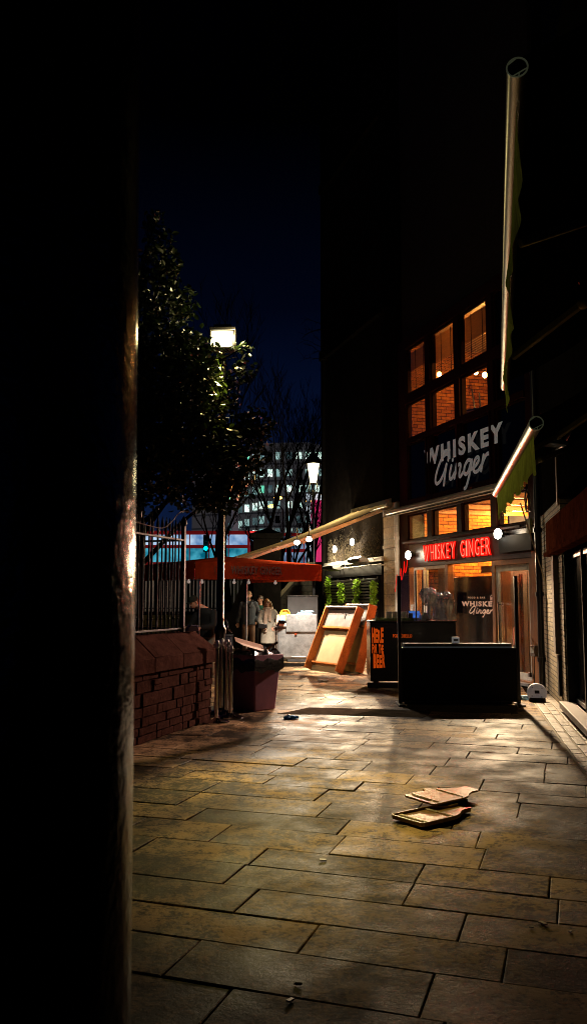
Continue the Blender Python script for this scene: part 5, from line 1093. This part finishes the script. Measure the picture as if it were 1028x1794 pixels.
# ---- woman in the cream coat
t = thing('person', 'fair haired woman in a long cream coat and scarf with a black bag', 'person', (-.66,21.7,0), R(-4))
mb = MB(); X = head_mb(mb, (-.03,-.02,1.46), .205, R(8), R(3), .92); mb.tube([(0,.02,1.24),(0,.01,1.32),(-.02,0,1.40)],[.055,.046,.045],12); mb.loft([(0,0,.8,.13,.1),(0,0,1.0,.12,.09),(0,0,1.2,.15,.09),(0,0,1.28,.07,.06)],16)
limb(mb, [(-.16,0,1.22),(-.2,-.02,.98),(-.11,-.17,.87)], [.04,.034,.026]); hand(mb, (-.11,-.17,.87), (.6,-.3,-.5), 1, .8); limb(mb, [(.16,0,1.22),(.24,.03,.98),(.16,-.1,.84)], [.04,.034,.026]); hand(mb, (.16,-.1,.84), (-.5,-.1,-.8), -1, .6)
for x in (-.07,.07): limb(mb, [(x,0,.78),(x*1.05,-.02,.42),(x*1.1,.02,.09)], [.075,.05,.036])
fuse('body', mb, M['skin'], t, .010, 2); M['blond'] = mat('blond_hair', (.26,.15,.055), .5, bump=.4, stretch=(9,9,1)); face_bits(t, X, .205, M['blond'])
hair_mb(X, .205, -.06, 1.06, .05).build('hair', M['blond'], t); mb = MB(); limb(mb, [(.05,.04,1.47),(.085,.03,1.36),(.11,-.02,1.22)], [.035,.04,.025]); limb(mb, [(-.10,.04,1.47),(-.11,.04,1.38),(-.10,.03,1.30)], [.03,.035,.02]); mb.loft([(-.02,.06,1.25,.09,.03),(-.02,.06,1.45,.085,.05)],12); fuse('long_hair', mb, M['blond'], t, .012)
M['coat'] = cloth('cream_coat', (.34,.31,.26)); mb = MB(); mb.loft([(0,.0,.42,.20,.16),(0,.0,.6,.195,.155),(0,0,.85,.175,.14),(0,0,1.0,.165,.13),(0,0,1.2,.185,.12),(0,0,1.28,.13,.10)],24); limb(mb, [(-.16,0,1.22),(-.215,-.02,.99),(-.13,-.15,.90)], [.072,.064,.052]); limb(mb, [(.16,0,1.22),(.27,.03,1.0),(.17,-.09,.87)], [.072,.064,.052]); fuse('coat', mb, M['coat'], t, .012)
M['scarf'] = cloth('cream_scarf', (.42,.31,.24)); mb = MB(); mb.tube([( .10*math.cos(a*PI/6), .02+.09*math.sin(a*PI/6), 1.30+.012*math.sin(a)) for a in range(13)], .048, 10); mb.tube([(-.03,-.10,1.28),(-.05,-.155,1.1),(-.05,-.17,.9),(-.05,-.18,.70)],[.045,.05,.05,.04],10,sy=.5); mb.tube([(.05,-.10,1.28),(.06,-.15,1.12),(.06,-.16,.98)],[.04,.045,.04],10,sy=.5); fuse('scarf', mb, M['scarf'], t, .012)
MB().box(-.24,-.0,-.25,-.18,.80,.92).build('handbag', M['black'], t, bevel=.02); M['tights'] = cloth('dark_tights', (.012,.012,.014)); mb = MB()
for x in (-.07,.07): limb(mb, [(x,0,.72),(x*1.05,-.02,.42),(x*1.1,.02,.09)], [.08,.056,.042])
fuse('tights', mb, M['tights'], t, .012); mb = MB(); shoe(mb, (-.077,.02,0)); shoe(mb, (.077,.02,0)); mb.build('shoes', M['shoe'], t)
# ---- person partly hidden between them, green top
t = thing('person', 'dark haired person in a green top half hidden between the man and woman', 'person', (-.97,24.4,0), R(-10))
mb = MB(); X = head_mb(mb, (0,-.02,1.55), .225, R(-35)); mb.tube([(0,.01,1.32),(0,0,1.42),(0,0,1.48)],[.06,.052,.05],12); mb.loft([(0,0,.88,.14,.1),(0,0,1.28,.17,.1),(0,0,1.37,.08,.06)],16)
for x in (-1,1): limb(mb, [(x*.18,0,1.3),(x*.22,.02,1.03),(x*.23,-.04,.82)], [.045,.04,.028]); hand(mb, (x*.23,-.04,.82), (0,-.1,-1), -x)
for x in (-.09,.09): limb(mb, [(x,0,.88),(x,-.03,.47),(x,.03,.09)], [.08,.055,.04])
fuse('body', mb, M['skin'], t, .011, 2); M['dkhair'] = mat('dark_hair', (.03,.018,.012), .5, bump=.4); face_bits(t, X, .225, M['dkhair']); hair_mb(X, .225, -.03, 1.05, .05).build('hair', M['dkhair'], t)
mb = MB(); mb.loft([(0,0,.84,.17,.13),(0,0,1.1,.175,.13),(0,0,1.28,.20,.12),(0,0,1.38,.09,.08)],20)
for x in (-1,1): limb(mb, [(x*.18,0,1.3),(x*.23,.02,1.03),(x*.24,-.04,.86)], [.075,.065,.05])
fuse('top', mb, cloth('green_top', (.02,.09,.065)), t, .013); mb = MB(); mb.loft([(0,0,.78,.15,.12),(0,0,.90,.15,.12)],16)
for x in (-.09,.09): limb(mb, [(x,0,.84),(x,-.03,.47),(x,.03,.09)], [.1,.075,.058])
fuse('trousers', mb, cloth('black_trousers', (.012,.013,.014)), t, .014); mb = MB(); shoe(mb, (-.09,.03,0)); shoe(mb, (.09,.03,0)); mb.build('shoes', M['shoe'], t)
# ---- man in the cap bending over behind the wall end
t = thing('person', 'man in a dark cap and black jacket bending his head down behind the wall', 'person', (-1.72,16.6,0), R(-35))
mb = MB(); X = head_mb(mb, (-.16,-.22,1.50), .225, R(-12), R(28)); mb.tube([(0,-.02,1.34),(-.06,-.10,1.40),(-.12,-.17,1.44)],[.065,.055,.055],12); mb.loft([(0,.06,.88,.14,.1),(0,.02,1.1,.15,.11),(-.0,-.04,1.3,.17,.1),(0,-.05,1.36,.09,.07)],16)
limb(mb, [(-.2,-.05,1.28),(-.26,-.16,1.04),(-.2,-.38,1.0)], [.045,.04,.028]); hand(mb, (-.2,-.38,1.0), (.1,-1,-.2), 1, .7); limb(mb, [(.2,-.03,1.28),(.25,-.12,1.04),(.14,-.36,1.0)], [.045,.04,.028]); hand(mb, (.14,-.36,1.0), (-.1,-1,-.2), -1, .7)
for x in (-.09,.09): limb(mb, [(x,.05,.88),(x,.0,.47),(x,.06,.09)], [.08,.055,.04])
fuse('body', mb, M['skin'], t, .010, 2); face_bits(t, X, .225, M['dkhair']); hair_mb(X, .225, -.04, 1.02, .05).build('hair', M['dkhair'], t)
M['cap'] = cloth('dark_cap', (.016,.018,.014)); mb = MB(); mb.loft([(0,.01,.03,.083,.102),(0,.01,.07,.08,.1),(0,.012,.11,.058,.07),(0,.012,.125,.02,.03)],20); mb.sph((0,-.10,.04),(.068,.07,.009),14,6); mb.xform(X).build('cap', M['cap'], t)
mb = MB(); mb.loft([(0,.05,.80,.18,.14),(0,.02,1.1,.185,.145),(0,-.04,1.28,.215,.13),(0,-.06,1.38,.10,.09)],20); limb(mb, [(-.2,-.05,1.28),(-.27,-.16,1.04),(-.2,-.34,1.0)], [.08,.07,.055]); limb(mb, [(.2,-.03,1.28),(.26,-.12,1.04),(.15,-.32,1.0)], [.08,.07,.055]); fuse('jacket', mb, cloth('black_jacket', (.010,.010,.011)), t, .013)
mb = MB(); mb.loft([(0,.05,.78,.16,.12),(0,.05,.90,.16,.12)],16)
for x in (-.09,.09): limb(mb, [(x,.05,.84),(x,.0,.47),(x,.06,.09)], [.1,.075,.058])
fuse('trousers', mb, cloth('grey_trousers', (.15,.13,.11)), t, .014); mb = MB(); shoe(mb, (-.09,.06,0)); shoe(mb, (.09,.06,0)); mb.build('shoes', M['shoe'], t)
# ================================================================== BEHIND: yard furniture, walls, lamp, buses, far building
t = thing('navy_crate', 'dark navy storage crate on the ground left of the walking man', 'crate', (-1.95,22.6,0)); MB().box(-.30,.30,-.25,.25,0,.60).box(-.32,.32,-.27,.27,.56,.605).build('crate', M['navy'], t, bevel=.02)
M['greenlitstone'] = brick('green_lit_wall', (.10,.10,.03), (.07,.075,.02), (.02,.02,.01), bw=.4, bh=.18, bump=.8)  # yellow-green lamplight put into the stone colour
t = thing('back_wall', 'stone wall lit yellow green behind the walking man', 'wall', (-6.2,27.0,0)); MB().box(0,4.6,0,.4,0,1.05).build('stones', M['greenlitstone'], t, bevel=.01); MB().box(-.02,4.62,-.06,.46,1.052,1.16).build('coping', M['bkwall'], t, bevel=.02)
t = thing('back_railing', 'pale lit upright bars of the railing above the back wall', 'railing', (-6.2,27.2,1.16)); mb = MB(); [MB().box(0,4.6,-.02,.02,z,z+.04).build('rail', M['black'], t) for z in (.08,1.0)]
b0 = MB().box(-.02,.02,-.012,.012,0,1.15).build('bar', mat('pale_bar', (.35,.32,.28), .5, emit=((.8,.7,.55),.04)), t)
for i in range(38): o = b0 if i == 0 else b0.copy(); (COL.objects.link(o), setattr(o,'parent',t)) if i else None; o.location = (.06+i*.12,0,0)
M['stairstone'] = brick('dark_stair_wall', (.03,.028,.02), (.02,.02,.015), (.01,.01,.008), bw=.45, bh=.2, bump=.8)
t = thing('stair_wall', 'dark stone stair wall with sloping pale cap behind the trolley', 'wall', (-1.55,26.6,0)); mb = MB(); mb.prism([(0,0),(4.2,0),(4.2,2.6),(2.0,2.6),(.25,.55),(0,.55)],0,.5); mb.build('stones', M['stairstone'], t, smooth=0)
mb = MB(); mb.bar((.18,.20,.62),(2.02,.20,2.70),.62,.12); mb.bar((2.0,.2,2.68),(4.2,.2,2.68),.62,.12); mb.build('cap', mat('stair_cap', (.11,.10,.06), .8, bump=.4), t, bevel=.01)
t = thing('gate_pier', 'square dark stone gate pier with pyramid cap between the bare trees', 'pier', (at(468,960,25.5).x,25.5,0)); MB().box(-.42,.42,-.42,.42,0,3.4).build('shaft', M['bkwall'], t, bevel=.02); mb = MB(); mb.box(-.5,.5,-.5,.5,3.4,3.55); mb.add([(-.46,-.46,3.55),(.46,-.46,3.55),(.46,.46,3.55),(-.46,.46,3.55),(0,0,3.75)],[(0,1,4),(1,2,4),(2,3,4),(3,0,4)]); mb.build('cap', M['bkwall'], t, bevel=.01)
mb = MB(); mb.prism([(-1.6,0),(-.42,0),(-.42,2.6),(-.7,2.2),(-1.1,1.2),(-1.6,.9)],-.2,.2); mb.build('scroll_buttress', M['bkwall'], t, smooth=0)
# black heritage lamp
p = at(549,1050,30); t = thing('heritage_lamp', 'black heritage lamp post with glowing lantern before the far building', 'street lamp', (p.x,30,0)); zl = at(549,847,30).z
MB().lathe([(.14,0),(.14,.6),(.09,.7),(.075,1.4),(.06,3.0),(.05,zl-.35),(.08,zl-.3),(.05,zl-.25)], n=14).build('post', M['iron'], t)
mb = MB()
for a in range(4):
    c_, s_ = math.cos(a*PI/2+PI/4), math.sin(a*PI/2+PI/4); mb.tube(catmull([(0,0,zl-.45),(.22*c_,.22*s_,zl-.3),(.17*c_,.17*s_,zl-.0)],4), .016, 6); mb.bar((.17*c_,.17*s_,zl),(.33*c_,.33*s_,zl+.72),.022)
mb.lathe([(.36,.72),(.34,.78),(.2,.98),(.1,1.05),(.08,1.15),(.02,1.3)], (0,0,zl), 4); mb.lathe([(.19,-.02),(.19,.01)], (0,0,zl), 4); mb.build('lantern_frame', M['iron'], t, smooth=30)
mb = MB(); mb.add([(r*math.cos(a*PI/2+PI/4), r*math.sin(a*PI/2+PI/4), zl+z) for r, z in ((.16,.02),(.31,.71)) for a in range(4)], [(0,1,5,4),(1,2,6,5),(2,3,7,6),(3,0,4,7),(0,3,2,1),(4,5,6,7)]); mb.build('lantern_glass', hotglass('heritage_glow', (0,-.2,zl+.32), .55, (1,.70,.14), (1,.92,.6), 1.3, 8), t, smooth=0)
light('lamp_light', 'POINT', (0,-.55,zl+.2), 70, (1,.80,.36), t, .15)
# orange street lights further off
for u, v, Y, lab in ((487,872,60,'small orange street light, upper left of the heritage lamp'),(476,887,66,'small orange street light, lowest of the three in the bare branches'),(542,878,62,'small orange street light just left of the heritage lamp post')):
    p = at(u,v,Y); t = thing('distant_street_light', lab, 'street lamp', (p.x+.9,Y,0), 0, 'orange street lights beyond the trees'); MB().tube([(0,0,0),(0,0,p.z-.3),(-.3,0,p.z+.05),(-.9,0,p.z+.1)],[.09,.07,.05,.04],8).build('post', M['iron'], t); MB().sph((-.9,0,p.z),(.30,.2,.13)).build('lantern', emis('orange_glow', (1,.42,.06), 12) if 'og' not in M else M['og'], t)
# raised road, buses
mb = MB(); mb.box(-120,120,52,140,-.02,2.5); struct(mb.build('raised_road', M['asphalt'], smooth=0))
t = thing('clipped_hedge', 'dark clipped hedge behind the pale railing bars', 'hedge', (-9.5,28.6,0)); leaf_cloud([(i*.62+.3,.35,1.25+rnd(-.05,.05),.5,.4,1.2) for i in range(18)], 5200, .14, M['leaf'], 'leaves', t, 11); MB().box(.1,11.2,.15,.6,0,2.2).build('stems', M['blackmatt'], t)
M['busred'] = mat('bus_red', (.42,.012,.015), .25, bump=0, emit=((.8,.03,.03),.10)); M['buswin'] = emis('bus_window_lit', (.10,.24,.50), .9, (.5,.68,.9), .8); M['buscy'] = emis('bus_window_cyan', (.0,.16,.26), .7, (.10,.6,.8), .9); M['busdk'] = emis('bus_window_dim', (.01,.04,.10), .7, (.25,.36,.55), .9)
zv = lambda v, Y: EYE + (1050 - v) / F * Y
def bus(x0, x1, Y, vs, lab, mats, front):
    t = thing('double_decker_bus', lab, 'bus', (x0, Y, 2.5), 0, 'double decker buses on the road'); L_ = x1-x0; z_ = [zv(v, Y) - 2.5 for v in vs]
    MB().box(0,L_,0,2.4,.3,z_[0]).build('body', M['busred'], t, bevel=.12)
    for (za, zb), m in (((z_[2],z_[1]), mats[0]),((z_[4],z_[3]), mats[1])):
        n = max(2, int(L_/1.35))
        for i in range(n):
            a = .15 + (L_-.3)*i/n; MB().box(a+.04,a+(L_-.3)/n-.04,-.02,.0,za,zb).build('window', m, t, smooth=0)
    if front: MB().box(L_+.0,L_+.02,.2,2.2,z_[2],z_[1]).build('windscreen', M['buswin'], t, smooth=0)
    for x in (1.5,L_-1.5): MB().cyl((x,-.03,.48),(x,.3,.48),.48).build('wheel', M['blackmatt'], t)
bus(at(438,950,62).x-10.5, at(438,950,62).x, 62, (930,937,955,961,985), 'red double decker bus with blue lit windows left of the gate pier', (M['buswin'],M['buscy']), True)
bus(at(470,950,68).x, at(470,950,68).x+10, 68, (934,940,962,968,988), 'red double decker bus behind the bare trees right of the gate pier', (M['busdk'],M['busdk']), False)
Yv = 66; t = thing('dark_van', 'dark tall van with lit blue windscreen between the two red buses', 'van', (at(449,950,Yv).x,Yv,2.5)); zt = zv(930,Yv)-2.5
MB().box(-.62,.62,0,3,.3,zt).build('body', mat('van_paint', (.012,.014,.03), .3, bump=0), t, bevel=.12)
MB().box(-.55,.55,-.02,0,zv(948,Yv)-2.5,zv(936,Yv)-2.5).build('windscreen', emis('van_screen', (.10,.22,.42), .8, (.35,.55,.8), 2), t, smooth=0); MB().box(-.5,.5,-.02,0,zv(984,Yv)-2.5,zv(971,Yv)-2.5).build('lower_window', emis('van_low', (.25,.5,.85), 1.0, (.4,.65,.9), 3), t, smooth=0); MB().box(-.58,.58,-.03,0,zt-.24,zt-.05).build('red_marker', emis('red_marker', (1,.05,.05), 1.2), t, smooth=0)
# traffic lights
def signal(u, v, Y, lens, col, lab, glowz):
    p = at(u, v, Y); t = thing('traffic_light', lab, 'traffic light', (p.x,Y,0)); MB().cyl((0,.1,2.5),(0,.1,p.z+.2),.07).build('post', M['black'], t); MB().box(-.17,.17,-.1,.1,p.z-.55,p.z+.55).build('housing', M['blackmatt'], t, bevel=.03)
    for k in range(3):
        z = p.z + .33 - .33*k; lit = k == lens; MB().lathe([(.01,-.02),(.115,-.01),(.115,.0)], n=16).xform(Matrix.Translation((0,-.105,z)) @ Matrix.Rotation(PI/2,4,'X')).build('lens', emis('signal_'+lab[:5], col, 12) if lit else M['glassdark'], t)
        if lit: light('signal_light', 'POINT', (0,-.4,z), 14, col, t, .1)
        MB().tube([(.13*math.cos(a),-.15,z+.13*math.sin(a)) for a in [i*PI/8 for i in range(9)]], .012, 5).build('visor', M['black'], t)
signal(361,952,53,2,(0,.75,.9),'traffic light glowing cyan green before the left bus',0)
signal(549,961,53,0,(1,.02,.02),'traffic light glowing red under the cream awning edge',0)
for u, v, lab in ((520,951,'small white lamp under the cream awning, further down its slope'),(541,945,'small white lamp under the cream awning, higher up near its arm')):
    p = at(u,v,18.9); t = thing('awning_lamp', lab, 'lamp', p, 0, 'white lamps under the cream awning'); MB().sph((0,0,0),(.07,.06,.05)).build('lens', M['lampwhite'], t); MB().cyl((0,0,.04),(0,0,.34),.012).lathe([(.03,.04),(.075,.06),(.06,.09)],n=14).tube([(0,0,.34),(.02,1.02,.30)],.012,6).build('holder', M['black'], t)
    light('awning_lamp_light', 'SPOT', (0,-.02,-.09), 1150, (1,.84,.66), t, .05, aim=(-.1,-.5,-3), cone=150, blend=.6)
# pink hoarding
p0 = at(545,865,58); p1 = at(580,920,58); t = thing('pink_hoarding', 'tall lit pink and white hoarding beside the heritage lamp', 'hoarding', (p0.x,58,0))
w_ = p1.x - p0.x; zt = p0.z; zm = at(545,876,58).z; MB().box(0,w_+2,0,.2,2.5,zm-.01).build('pink_face', emis('pink_face', (.62,.02,.12), .85, (.85,.05,.2), .5), t, smooth=0); MB().box(-.35,w_+2,.0,.2,zm,zt).box(-.35,-.02,0,.2,3,zm-.02).build('white_edge', emis('white_edge', (.8,.8,.85), 1.0, (.6,.7,.8), .8), t, smooth=0); MB().box(.2,.5,.2,.6,0,2.5).box(w_,w_+.3,.2,.6,0,2.5).build('legs', M['black'], t)
t = thing('red_beacon', 'tiny red light high beside the dark building edge', 'beacon', at(570,831,57)); MB().sph((0,0,0),.22).build('lens', emis('beacon', (1,.03,.06), 3), t); MB().cyl((0,.3,.0),(0,.3,-t.location.z),.06).build('mast', M['black'], t)
# far office building
Yb = 120; xa = at(330,800,Yb).x; xb = at(620,800,Yb).x
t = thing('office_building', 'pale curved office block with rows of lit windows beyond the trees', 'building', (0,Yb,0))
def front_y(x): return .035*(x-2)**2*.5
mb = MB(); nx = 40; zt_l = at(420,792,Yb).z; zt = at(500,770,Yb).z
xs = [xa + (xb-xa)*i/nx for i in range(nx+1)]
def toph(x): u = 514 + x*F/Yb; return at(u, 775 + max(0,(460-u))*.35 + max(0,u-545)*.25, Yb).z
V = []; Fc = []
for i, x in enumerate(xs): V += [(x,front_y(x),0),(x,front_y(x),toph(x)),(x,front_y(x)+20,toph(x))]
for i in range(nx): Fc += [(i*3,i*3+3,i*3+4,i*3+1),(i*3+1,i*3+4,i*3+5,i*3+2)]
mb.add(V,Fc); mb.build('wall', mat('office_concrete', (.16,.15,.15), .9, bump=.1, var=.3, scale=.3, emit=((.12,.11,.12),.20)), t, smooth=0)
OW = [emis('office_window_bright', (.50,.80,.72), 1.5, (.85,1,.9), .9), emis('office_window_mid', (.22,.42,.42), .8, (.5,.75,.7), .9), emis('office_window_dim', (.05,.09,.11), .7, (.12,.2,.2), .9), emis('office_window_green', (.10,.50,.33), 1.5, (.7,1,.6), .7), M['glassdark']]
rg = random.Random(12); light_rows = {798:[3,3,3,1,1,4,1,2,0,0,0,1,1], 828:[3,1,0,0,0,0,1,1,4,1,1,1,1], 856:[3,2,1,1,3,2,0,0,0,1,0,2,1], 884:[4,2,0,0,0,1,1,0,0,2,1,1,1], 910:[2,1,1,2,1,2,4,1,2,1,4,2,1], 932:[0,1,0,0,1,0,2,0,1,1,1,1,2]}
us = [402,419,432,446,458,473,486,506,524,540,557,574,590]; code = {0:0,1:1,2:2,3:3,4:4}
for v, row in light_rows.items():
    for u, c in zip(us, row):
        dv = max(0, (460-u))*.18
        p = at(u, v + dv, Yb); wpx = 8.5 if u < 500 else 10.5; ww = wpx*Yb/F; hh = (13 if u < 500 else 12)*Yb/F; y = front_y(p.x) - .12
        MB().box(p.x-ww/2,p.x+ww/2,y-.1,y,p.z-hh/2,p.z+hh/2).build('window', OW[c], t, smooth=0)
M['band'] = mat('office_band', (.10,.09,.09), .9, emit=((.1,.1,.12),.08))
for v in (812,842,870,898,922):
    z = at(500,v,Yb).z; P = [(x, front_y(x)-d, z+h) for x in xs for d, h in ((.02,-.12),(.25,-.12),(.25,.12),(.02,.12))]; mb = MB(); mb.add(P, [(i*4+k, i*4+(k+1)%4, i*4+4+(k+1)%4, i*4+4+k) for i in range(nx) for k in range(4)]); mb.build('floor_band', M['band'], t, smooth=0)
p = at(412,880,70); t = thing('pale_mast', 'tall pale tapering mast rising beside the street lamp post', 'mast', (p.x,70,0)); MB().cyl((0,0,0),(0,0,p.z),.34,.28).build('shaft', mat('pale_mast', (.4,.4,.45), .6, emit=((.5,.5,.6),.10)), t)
# tall dark building closing the left behind the trees
t = thing('terrace_building', 'unlit terrace building in the dark behind the evergreen tree', 'building', (-16,44,0)); MB().box(-30,6,0,12,0,6).build('wall', M['bkwall'], t)
